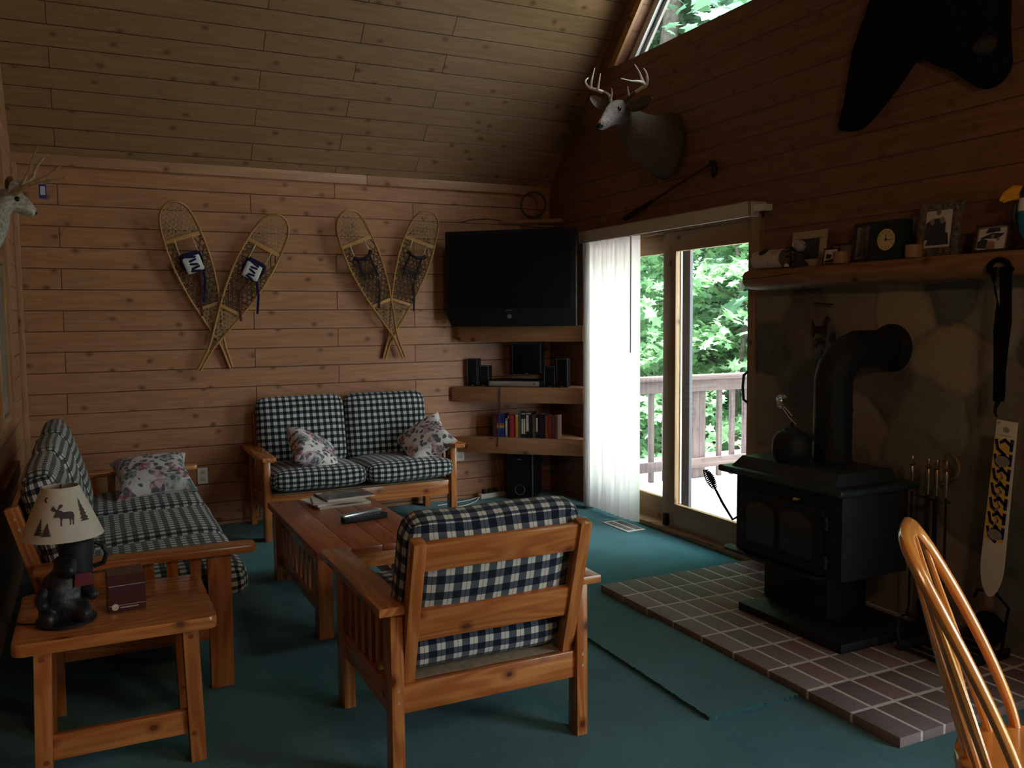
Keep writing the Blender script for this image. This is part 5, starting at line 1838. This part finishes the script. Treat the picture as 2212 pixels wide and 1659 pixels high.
path += [(sx_(3.36), py - .033, cz + .145), (sx_(3.46), py - .035, cz + .145)]
tube(bm, path, rr, 28)
for z in (.785, 1.02):
    tube(bm, [(px, py, sz_(z)), (px, py, sz_(z + .012))], rr + .003, 28)
for i in (3, 5, 7):
    a, b = V(path[i]), V(path[i + 1])
    tube(bm, [a - (b - a) * .06, a + (b - a) * .12], rr + .003, 28)
obj('flue_pipe', bm, 'black_iron', sv)
bm = NB()
lathe(bm, [(.085, 0), (.115, 0), (.115, .012), (.10, .05), (.088, .05)], 28, TR(sx_(3.462), py - .035, cz + .145, ry=-PI / 2))
obj('flue_collar', bm, 'black_iron', sv)

kt = thing('kettle', 'round black iron kettle with a coiled wire handle on the stove', 'kettle', (2.955, 3.06, .7825))
kt.scale = (.82, .82, 1.2)
bm = NB()
lathe(bm, [(0, 0), (.085, 0), (.105, .02), (.112, .055), (.106, .088), (.085, .112), (.05, .124), (0, .126)], 26)
lathe(bm, [(0, .124), (.045, .124), (.04, .132), (.012, .136), (.010, .146), (.014, .152), (0, .158)], 18)
obj('kettle_body', bm, 'black_iron', kt)
bm = NB()
tube(bm, [(.09, -.03, .075), (.125, -.045, .10), (.145, -.05, .11)], [.016, .012, .009], 10)
obj('spout', bm, 'black_iron', kt)
bm = NB()
tube(bm, [(-.0, -.035, .145), (-.0, .03, .175), (-.0, .09, .215)], .0028, 6)
tube(bm, [(.03, .03, .175), (.025, .07, .20), (.02, .10, .215)], .0028, 6)
coil(bm, (-.005, .088, .213), (.02, .125, .245), .017, .003, 5)
coil(bm, (.02, .125, .245), (.03, .09, .25), .012, .0025, 4)
obj('bail_handle', bm, 'chrome', kt)

# ------------------------------------------------------------------ hearth tools
ts = thing('fireplace_tools_stand', 'fireplace tool stand with brass ring at the stone facing', 'fireplace tools', (3.385, 2.62, HT))
bm = NB()
lathe(bm, [(0, 0), (.10, 0), (.10, .012), (.03, .03), (.012, .05), (0, .05)], 20)
tube(bm, [(0, 0, .03), (0, 0, .62)], .007, 8)
obj('stand', bm, 'black_iron', ts)
bm = NB()
tube(bm, [(-.03, -.10, .607), (-.045, -.04, .61), (-.04, .04, .612), (-.02, .10, .607)], .006, 8)
tube(bm, [(0, 0, .61), (-.043, 0, .612)], .006, 8)
obj('hook_bar', bm, 'brass', ts)
bm = NB()
tube(bm, [(0, -.075 + .045 * math.cos(a), .76 + .055 * math.sin(a)) for a in [2 * PI * i / 24 for i in range(24)]], .007, 8, closed=True)
tube(bm, [(0, 0, .6), (0, -.02, .68), (0, -.06, .705)], .007, 8)
obj('lifting_ring', bm, 'dark_brass', ts)
def tool(label, y, head):
    o = thing('fireplace_tool', label, 'fireplace tool', (3.335, y, HT), 0, 'tools hung on the hearth stand')
    bm = NB()
    lathe(bm, [(0, .0), (.006, .002), (.005, .03), (.010, .045), (.006, .06), (.011, .085), (.012, .10), (.006, .118), (.015, .128), (.006, .14), (.008, .152), (.0045, .165), (0, .172)], 12, TR(0, 0, .628))
    obj('handle', bm, 'dark_brass', o)
    bm = NB()
    tube(bm, [(0, 0, .632), (0, 0, .10)], .005, 8)
    if head == 'shovel':
        box(bm, -.004, .004, -.04, .04, .03, .14, .003)
    elif head == 'brush':
        lathe(bm, [(0, .16), (.015, .155), (.03, .09), (.036, .03), (0, .03)], 12)
    elif head == 'poker':
        tube(bm, [(0, 0, .10), (0, .012, .05), (0, .035, .04)], .005, 6)
    else:
        for s in (-1, 1):
            tube(bm, [(0, 0, .3), (0, s * .03, .2), (0, s * .008, .05)], .004, 6)
    obj('shank', bm, 'black_iron', o)
tool('hearth poker, leftmost on the tool stand beside the stove', 2.70, 'poker')
tool('hearth shovel, second from left on the tool stand', 2.615, 'shovel')
tool('hearth tongs, third from left on the tool stand', 2.572, 'tongs')
tool('hearth brush, rightmost on the tool stand', 2.525, 'brush')
bk = thing('coal_hod', 'low black iron log tray at the foot of the stone facing', 'log tray', (3.22, 2.38, HT))
bm = NB()
for s in (-1, 1):
    box(bm, -.17, .17, s * .13 - .006, s * .13 + .006, .002, .045, .003)
    tube(bm, [(-.17, s * .13, .02), (-.19, s * .13, .10), (-.18, s * .13, .14)], .008, 8)
for k in range(6):
    box(bm, -.15 + .06 * k - .008, -.15 + .06 * k + .008, -.13, .13, .008, .018, .002)
obj('grate', bm, 'black_iron', bk)
bm = NB()
tube(bm, [(.12, -.13, .04), (.14, -.14, .22), (.12, -.10, .27), (.10, -.03, .275), (.12, .0, .23)], .006, 8)
cushion(bm, .12, .14, .14, TR(.12, -.06, .11), .5, .4, 7, 3)
obj('log_carrier', bm, 'strap_black', bk)

# ------------------------------------------------------------------ hanging slat with zigzag print
SLY, SLX = 2.262, 3.285
sk = thing('hanging_ski_ornament', 'long white round ended ornament with navy zigzags hung by the black strap', 'hanging ornament', (SLX, SLY - .04, 1.04), 0)
TLT = R(4.1)
MS = Mx.Rotation(TLT, 4, 'X') @ Mx(((0, 0, -1, 0), (-1, 0, 0, 0), (0, 1, 0, 0), (0, 0, 0, 1)))   # outline (right, up), out of it -x
H = .735
SW = .046
ol = [(-SW * .93, 0), (SW * .93, 0), (SW, -.3), (SW * 1.08, -.58)]
tip = [(SW * 1.08 * math.cos(a), -.60 - .135 * math.sin(a) ** 1.2) for a in [PI * i / 14 for i in range(15)]]
ol += tip + [(-SW * 1.08, -.58), (-SW, -.3)]
obj('slat', B(prism, ol, -.004, .004, MS, .0015), 'ski_white', sk)
bm = NB()
prism(bm, [(-SW * .94, -.075), (SW * .72, -.075), (SW * .80, -.50), (-SW * 1.0, -.50)], .0041, .0046, MS)
obj('yellow_panel', bm, 'ski_yellow', sk, smooth=False)
bm = NB()
def stroke(p, q, w, z=.0047):
    w *= 1.3
    p, q = V(p), V(q)
    d = (q - p).normalized()
    n_ = V((-d.y, d.x)) * w / 2
    prism(bm, [tuple(p + n_ - d * w * .3), tuple(p - n_ - d * w * .3), tuple(q - n_ + d * w * .3), tuple(q + n_ + d * w * .3)], z, z + .0006, MS)
for k in range(7):
    z = -.075 - .0605 * k
    stroke((.032, z), (.031, z - .040), .011)
    stroke((.030, z - .022), (.002, z - .002), .010)
    stroke((.002, z - .002), (-.016, z - .015), .010)
    stroke((-.035, z - .008), (-.027, z - .038), .010)
    stroke((-.026, z - .042), (.004, z - .062), .011)
obj('zigzag_print', bm, 'ski_navy', sk, smooth=False)
bm = NB()
for k in range(1, 7):
    z = -.075 - .0605 * k
    stroke((-.002, z - .02), (.008, z - .034), .006, .0056)
    stroke((.008, z - .034), (-.010, z - .054), .006, .0056)
for z in (-.165, -.47):
    prism(bm, [(.0 + .031 * math.cos(a), z + .022 * math.sin(a)) for a in [2 * PI * i / 20 for i in range(20)]], .0058, .0066, MS)
obj('grey_patches', bm, 'ski_grey', sk, smooth=False)
bm = NB()
leaf = []
for i in range(22):
    a = 2 * PI * i / 22 + PI / 2
    rr_ = .017 if i % 2 == 0 else .0115
    leaf.append((.002 + rr_ * math.cos(a), -.036 + rr_ * .85 * math.sin(a)))
prism(bm, leaf, .0041, .0048, MS)
r = random.Random(2)
x = -.022
while x < .026:
    w = r.uniform(.0015, .003)
    prism(bm, [(x, -.062), (x + w, -.062), (x + w, -.0585), (x, -.0585)], .0041, .0046, MS)
    x += w + .0012
obj('leaf_emblem', bm, 'ski_leaf', sk, smooth=False)
bm = NB()
prism(bm, [(-SW * .7 + .005 * math.cos(a), -.012 + .005 * math.sin(a)) for a in [2 * PI * i / 14 for i in range(14)]], .0041, .0048, MS)
obj('eyelet', bm, 'ski_grey', sk)
stp = thing('black_strap', 'wide black strap looped over a peg on the mantel front', 'strap', (SLX, SLY, 1.04))
bm = NB()
def ribbon(pts, w):
    """flat strap: centre line points (y, z, x, half width, twist)"""
    a, b = [], []
    for y, z, x, hw, tw in pts:
        dx, dy = math.sin(tw) * hw, math.cos(tw) * hw
        a.append([bm.verts.new((x + dx + e * math.cos(tw), y + dy - e * math.sin(tw), z)) for e in (-w, w)])
        b.append([bm.verts.new((x - dx + e * math.cos(tw), y - dy - e * math.sin(tw), z)) for e in (-w, w)])
    for i in range(len(pts) - 1):
        q = [a[i][0], a[i][1], b[i][1], b[i][0]]
        q2 = [a[i + 1][0], a[i + 1][1], b[i + 1][1], b[i + 1][0]]
        for k in range(4):
            bm.faces.new((q[k], q[(k + 1) % 4], q2[(k + 1) % 4], q2[k]))
    for i in (0, -1):
        bm.faces.new((a[i][0], a[i][1], b[i][1], b[i][0]))
ribbon([(-.020, .615, -.012, .026, 0), (-.017, .56, -.008, .026, 0), (-.018, .48, -.004, .026, .1), (-.016, .40, 0, .027, 0), (-.006, .30, 0, .027, 0), (.0, .2, 0, .026, 0), (.002, .10, 0, .024, 0), (.004, .075, 0, .022, 0)], .0015)
ribbon([(.034, .615, -.012, .020, .2), (.033, .57, -.010, .018, .5), (.029, .535, -.006, .010, 1.2), (.026, .51, -.004, .006, 1.5), (.022, .48, .002, .012, .9), (.018, .43, .006, .020, .4), (.014, .36, .007, .024, 0), (.006, .25, .006, .026, 0), (.004, .12, .006, .026, 0), (.004, .075, .005, .024, 0)], .0015)
tube(bm, [(-.006, -.044 + .0, .60)] + [(-.014 + .006 * math.cos(a), .008 - .038 * math.cos(a), .61 + .034 * math.sin(a)) for a in [PI * i / 10 for i in range(11)]] + [(-.008, .05, .60)], .010, 8, flat=(1.5, 1.0))
obj('strap', fix(bm), 'strap_black', stp)
bm = NB()
tube(bm, [(-.0, .002, .078), (0, .012, .05), (-.002, .014, .03), (0, .006, .012)], [.012, .007, .006, .004], 8)
obj('swivel_clip', bm, 'black_plastic', stp)

# ------------------------------------------------------------------ small metal dog chime on the stone
dc = thing('hanging_metal_dog', 'small rusty metal dog cutout hung on the stone facing beside the flue', 'ornament', (3.435, 3.36, 1.40))
MD = Mx(((0, 0, -1, 0), (-1, 0, 0, 0), (0, 1, 0, 0), (0, 0, 0, 1)))
bm = NB()
dog = [(-.06, -.05), (-.055, .0), (-.065, .03), (-.058, .045), (-.05, .02), (-.03, .01), (.02, .014), (.032, .04), (.028, .055), (.04, .064), (.062, .05), (.06, .042), (.045, .04), (.04, .0), (.034, -.05), (.026, -.05), (.022, -.02), (-.02, -.022), (-.045, -.028), (-.05, -.05)]
prism(bm, dog, -.002, .002, MD)
tube(bm, [(-.0, .05, .01), (0, .02, .13)], .0008, 4)
tube(bm, [(-.0, -.05, .05), (0, -.02, .13)], .0008, 4)
obj('dog_cutout', bm, 'rust_metal', dc, smooth=False)
bm = NB()
tube(bm, [(0, .05, .135), (0, .0, .128), (0, -.075, .124)], .004, 6)
obj('hanger_bar', bm, 'rust_metal', dc)
bm = NB()
prism(bm, [(-.035, -.10), (-.03, -.07), (-.04, -.055), (.0, -.05), (.03, -.06), (.03, -.10), (.022, -.10), (.018, -.078), (-.02, -.08), (-.028, -.10)], -.002, .002, MD)
prism(bm, [(.005, -.19), (.0, -.15), (.01, -.12), (.03, -.115), (.028, -.145), (.02, -.19)], -.002, .002, MD)
prism(bm, [(.075, -.06), (.07, -.03), (.08, -.015), (.095, -.02), (.10, -.045), (.09, -.06)], -.002, .002, MD)
tube(bm, [(0, .0, -.02), (0, -.015, -.19)], .0008, 4)
obj('charms', bm, 'rust_metal', dc, smooth=False)

# ------------------------------------------------------------------ carpet remnant in front of the hearth
mat = NB()
ed = []
r = random.Random(8)
mp = [(1.985, 3.36), (1.968, 2.425), (2.398, 2.425), (2.402, 3.385)]
for i in range(4):
    a, b = V(mp[i]), V(mp[(i + 1) % 4])
    n_ = int((b - a).length / .012)
    for k in range(n_):
        p = a.lerp(b, k / n_)
        d = (b - a).normalized()
        o_ = r.uniform(-.0035, .0035)
        ed.append((p.x - d.y * o_, p.y + d.x * o_))
prism(mat, ed, .0005, .014, None, .0)
tag(obj('carpet_remnant', mat, 'mat_carpet', ang=30), 'loose teal carpet remnant laid on the carpet along the hearth', 'mat')
# ------------------------------------------------------------------ outdoors
bm = NB()
y = 7.6
while y > -2.5:
    box(bm, 3.665, 9.5, y - .14, y, -.07, -.035, .004)
    y -= .146
struct('deck_boards', bm, 'deck_wood', label='weathered deck boards outside the patio door')
rl = thing('deck_railing', 'weathered grey wood railing across the deck outside', 'railing', (0, 6.45, -.035))
obj('top_rail', B(box, 3.67, 9.4, -.10, .06, .925, .965, .005), 'rail_wood', rl)
obj('side_rail', B(box, 3.67, 9.4, -.055, -.017, .815, .925, .004), 'rail_wood', rl)
obj('bottom_rail', B(box, 3.67, 9.4, -.055, -.017, .10, .19, .004), 'rail_wood', rl)
for x in (3.75, 5.075, 6.9, 8.7):
    obj('post', B(box, x - .075, x + .0, -.015, .075, -.3, .93, .006), 'rail_wood', rl)
    obj('post', B(box, x + .004, x + .075, -.010, .07, -.3, .93, .006), 'rail_wood', rl)
x = 3.92
while x < 9.3:
    if all(abs(x - q) > .12 for q in (3.75, 5.075, 6.9, 8.7)):
        obj('baluster', B(box, x - .022, x + .022, -.017, .022, .0, .92, .003), 'rail_wood', rl)
    x += .155

bm = NB()
bmesh.ops.create_grid(bm, x_segments=60, y_segments=60, size=30, matrix=Mx.Translation((30, 8, -1.3)))
for v in bm.verts:
    d = max(0, v.co.x - 10)
    v.co.z += .12 * d + .35 * noise.noise(v.co * .3) + .06 * max(0, v.co.y - 8)
    if v.co.x < 4.2:
        v.co.z = min(v.co.z, -1.0)
struct('ground', bm, 'forest_floor', label='green forest floor beyond the deck')

LEAF = [(0, -.5), (.16, -.22), (.5, -.18), (.30, .06), (.38, .34), (.14, .26), (0, .62), (-.14, .26), (-.38, .34), (-.30, .06), (-.5, -.18), (-.16, -.22)]
def foliage_mesh(name, n, layers, size, seed, mat):
    """boughs of maple leaves in flat sprays round a stem"""
    r = random.Random(seed)
    vs, fs = [], []
    for k in range(n):
        z, rad = r.choice(layers)
        a = r.uniform(0, 2 * PI)
        d = rad * math.sqrt(r.uniform(.08, 1))
        spray = int(a / (2 * PI) * 9 + z * 3)
        p = V((d * math.cos(a), d * math.sin(a), z + .22 * math.sin(spray * 2.1) - .18 * (d / max(rad, .1)) ** 2 + r.gauss(0, .07)))
        s = size * r.uniform(.6, 1.25)
        yaw = r.uniform(0, 2 * PI)
        M = Mx.Translation(p) @ Mx.Rotation(yaw, 4, 'Z') @ Mx.Rotation(r.gauss(.45, .35), 4, 'X') @ Mx.Rotation(r.gauss(0, .35), 4, 'Y')
        b = len(vs)
        for x, y in LEAF:
            q = M @ V((x * s, y * s, -.18 * s * (x * x + y * y)))
            vs.append(q)
        fs.append(list(range(b, b + 12)))
    me = bpy.data.meshes.new(name)
    me.from_pydata(vs, [], fs)
    me.materials.append(MATS[mat])
    return me
def trunk_mesh(h, r0, seed):
    rr = random.Random(seed)
    bm = NB()
    pts = [(rr.uniform(-.08, .08) * i, rr.uniform(-.08, .08) * i, -1.5 + (h + 1.5) * i / 5) for i in range(6)]
    tube(bm, pts, [r0 * (1 - .14 * i) for i in range(6)], 9)
    for k in range(7):
        z = h * (.25 + .1 * k)
        a = rr.uniform(0, 6.28)
        L = rr.uniform(.7, 1.5)
        tube(bm, [(0, 0, z), (L * .5 * math.cos(a), L * .5 * math.sin(a), z + .2), (L * math.cos(a), L * math.sin(a), z + .25)], [r0 * .3, r0 * .18, .01], 5)
    me = bpy.data.meshes.new('trunk')
    bm.to_mesh(me)
    bm.free()
    me.materials.append(MATS['trunk'])
    me.shade_smooth()
    return me
lay_lo = [(z * .42 - .6, 1.9 - .12 * abs(z - 4)) for z in range(12)]
lay_hi = [(z * .7 + .5, 2.3 - .10 * abs(z - 5)) for z in range(14)]
FM = {'maple_b': (foliage_mesh('fb', 5200, lay_lo, .17, 1, 'leaf_bright'), trunk_mesh(4.6, .06, 2)),
      'maple_m': (foliage_mesh('fm', 5200, lay_hi, .20, 4, 'leaf_mid'), trunk_mesh(10, .14, 5)),
      'dark': (foliage_mesh('fd', 9000, [(z * .9 - 1, 2.6) for z in range(14)], .23, 7, 'leaf_dark'), trunk_mesh(13, .19, 8))}
def tree(kind, label, x, y, z, s, rz):
    t = thing('tree', label, 'tree', (x, y, z), rz, 'trees beyond the deck')
    t.scale = (s, s, s)
    for nm, me in zip(('foliage', 'trunk'), FM[kind]):
        o = bpy.data.objects.new(nm, me)
        COL.objects.link(o)
        o.parent = t
    return t
TREES = [('maple_b', 'bright green young maple just beyond the deck railing', 7.6, 8.9, -.7, .95, .3),
         ('maple_b', 'sunlit maple seen through the narrow glass beside the blind', 6.1, 10.2, -.8, 1.0, 2.1),
         ('maple_b', 'low bright maple to the right beyond the railing', 10.2, 10.0, -.6, 1.05, 4.0),
         ('maple_b', 'bright maple behind the young one by the railing', 8.8, 12.4, -.4, 1.15, 5.2),
         ('maple_m', 'tall maple whose crown fills the gable window', 9.6, 7.4, .3, 1.0, 1.0),
         ('maple_m', 'tall maple left of the gable window view', 9.2, 12.6, .6, 1.1, 2.6),
         ('maple_m', 'tall maple behind the deck on the right', 12.5, 10.5, .8, 1.1, 3.7),
         ('dark', 'dark shaded tree deep in the woods, centre', 11.5, 15.5, .5, 1.0, .5),
         ('dark', 'dark shaded tree deep in the woods at left', 8.0, 16.5, .2, 1.0, 1.9),
         ('dark', 'dark shaded tree deep in the woods at right', 15.0, 14.0, 1.0, 1.05, 3.0),
         ('dark', 'dark tree behind the tall maples', 13.6, 18.5, 1.0, 1.15, 4.4),
         ('dark', 'dark tree at the far left of the woods', 5.2, 15.0, 0, 1.0, 5.5),
         ('dark', 'dark tree far right beyond the deck', 17.5, 10.5, 1.2, 1.05, .9),
         ('maple_m', 'maple far off to the right of the deck', 15.0, .5, .8, 1.0, 1.2),
         ('maple_m', 'tall maple far right beyond the deck', 14.0, 5.5, .8, 1.1, 2.2)]
for a in TREES:
    a = list(a)
    if a[0] != 'maple_b':
        a[5] *= 1.4
    tree(*a)

# ------------------------------------------------------------------ daylight, lamps, camera
w = bpy.data.worlds.new('World')
SC.world = w
w.use_nodes = True
nt = w.node_tree
bg = nt.nodes['Background']
bg.inputs[0].default_value = (.88, .94, 1.0, 1)
bg.inputs[1].default_value = SKY
def portal(name, loc, rot, sx, sy):
    l = bpy.data.lights.new(name, 'AREA')
    l.shape = 'RECTANGLE'
    l.size, l.size_y = sx, sy
    l.cycles.is_portal = True
    o = bpy.data.objects.new(name, l)
    COL.objects.link(o)
    o.location = loc
    o.rotation_euler = rot
portal('portal_door', (XR + .17, 4.85, 1.03), (0, R(90), 0), 2.06, 1.96)
portal('portal_gable', (XR + .17, 4.46, 4.24), (0, R(90), 0), 1.95, 1.95)
portal('portal_side', (XR + .17, -.4, 1.03), (0, R(90), 0), 2.0, 2.2)
sl = bpy.data.lights.new('sun', 'SUN')
sl.energy = SUN
sl.angle = R(12)
sl.color = (1, .96, .88)
so = bpy.data.objects.new('sun', sl)
COL.objects.link(so)
so.rotation_euler = (R(8), R(-16), R(0))
for i, (dx, dy) in enumerate(((0, 0), (.22, .12), (.28, -.16), (-.05, -.25))):
    l = bpy.data.lights.new('chandelier_bulb', 'POINT')
    l.energy = LAMP
    l.shadow_soft_size = .035
    l.color = (1.0, .72, .42)
    o = bpy.data.objects.new('chandelier_bulb', l)
    COL.objects.link(o)
    o.location = (1.2 + dx, .1 + dy, 2.15)

cd = bpy.data.cameras.new('camera')
cd.sensor_fit = 'HORIZONTAL'
cd.sensor_width = 36
cd.lens = 1867.14 * 36 / 2212
cd.clip_start = .05
cam = bpy.data.objects.new('camera', cd)
COL.objects.link(cam)
yaw, pitch, roll = .4530264335661105, -.07570911448554121, -.008377670727045124
cy_, sy_, cp_, sp_ = math.cos(yaw), math.sin(yaw), math.cos(pitch), math.sin(pitch)
Fv = V((sy_ * cp_, cy_ * cp_, sp_))
Rv = V((cy_, -sy_, 0))
Uv = Rv.cross(Fv)
c_, s_ = math.cos(roll), math.sin(roll)
Rc = c_ * Rv + s_ * Uv
Uc = -s_ * Rv + c_ * Uv
Mc = Mx((Rc, Uc, -Fv)).transposed().to_4x4()
Mc.translation = (0, 0, 1.4658)
cam.matrix_world = Mc
SC.camera = cam

SC.view_settings.view_transform = 'Standard'
SC.view_settings.look = 'None'
SC.view_settings.gamma = 1
SC.view_settings.use_curve_mapping = False
SC.view_settings.exposure = EXPO
cy = SC.cycles
cy.use_denoising = True
cy.max_bounces = 8
cy.diffuse_bounces = 5
cy.glossy_bounces = 4
cy.transmission_bounces = 6
cy.transparent_max_bounces = 12
cy.sample_clamp_indirect = 12
cy.caustics_reflective = False
cy.caustics_refractive = False
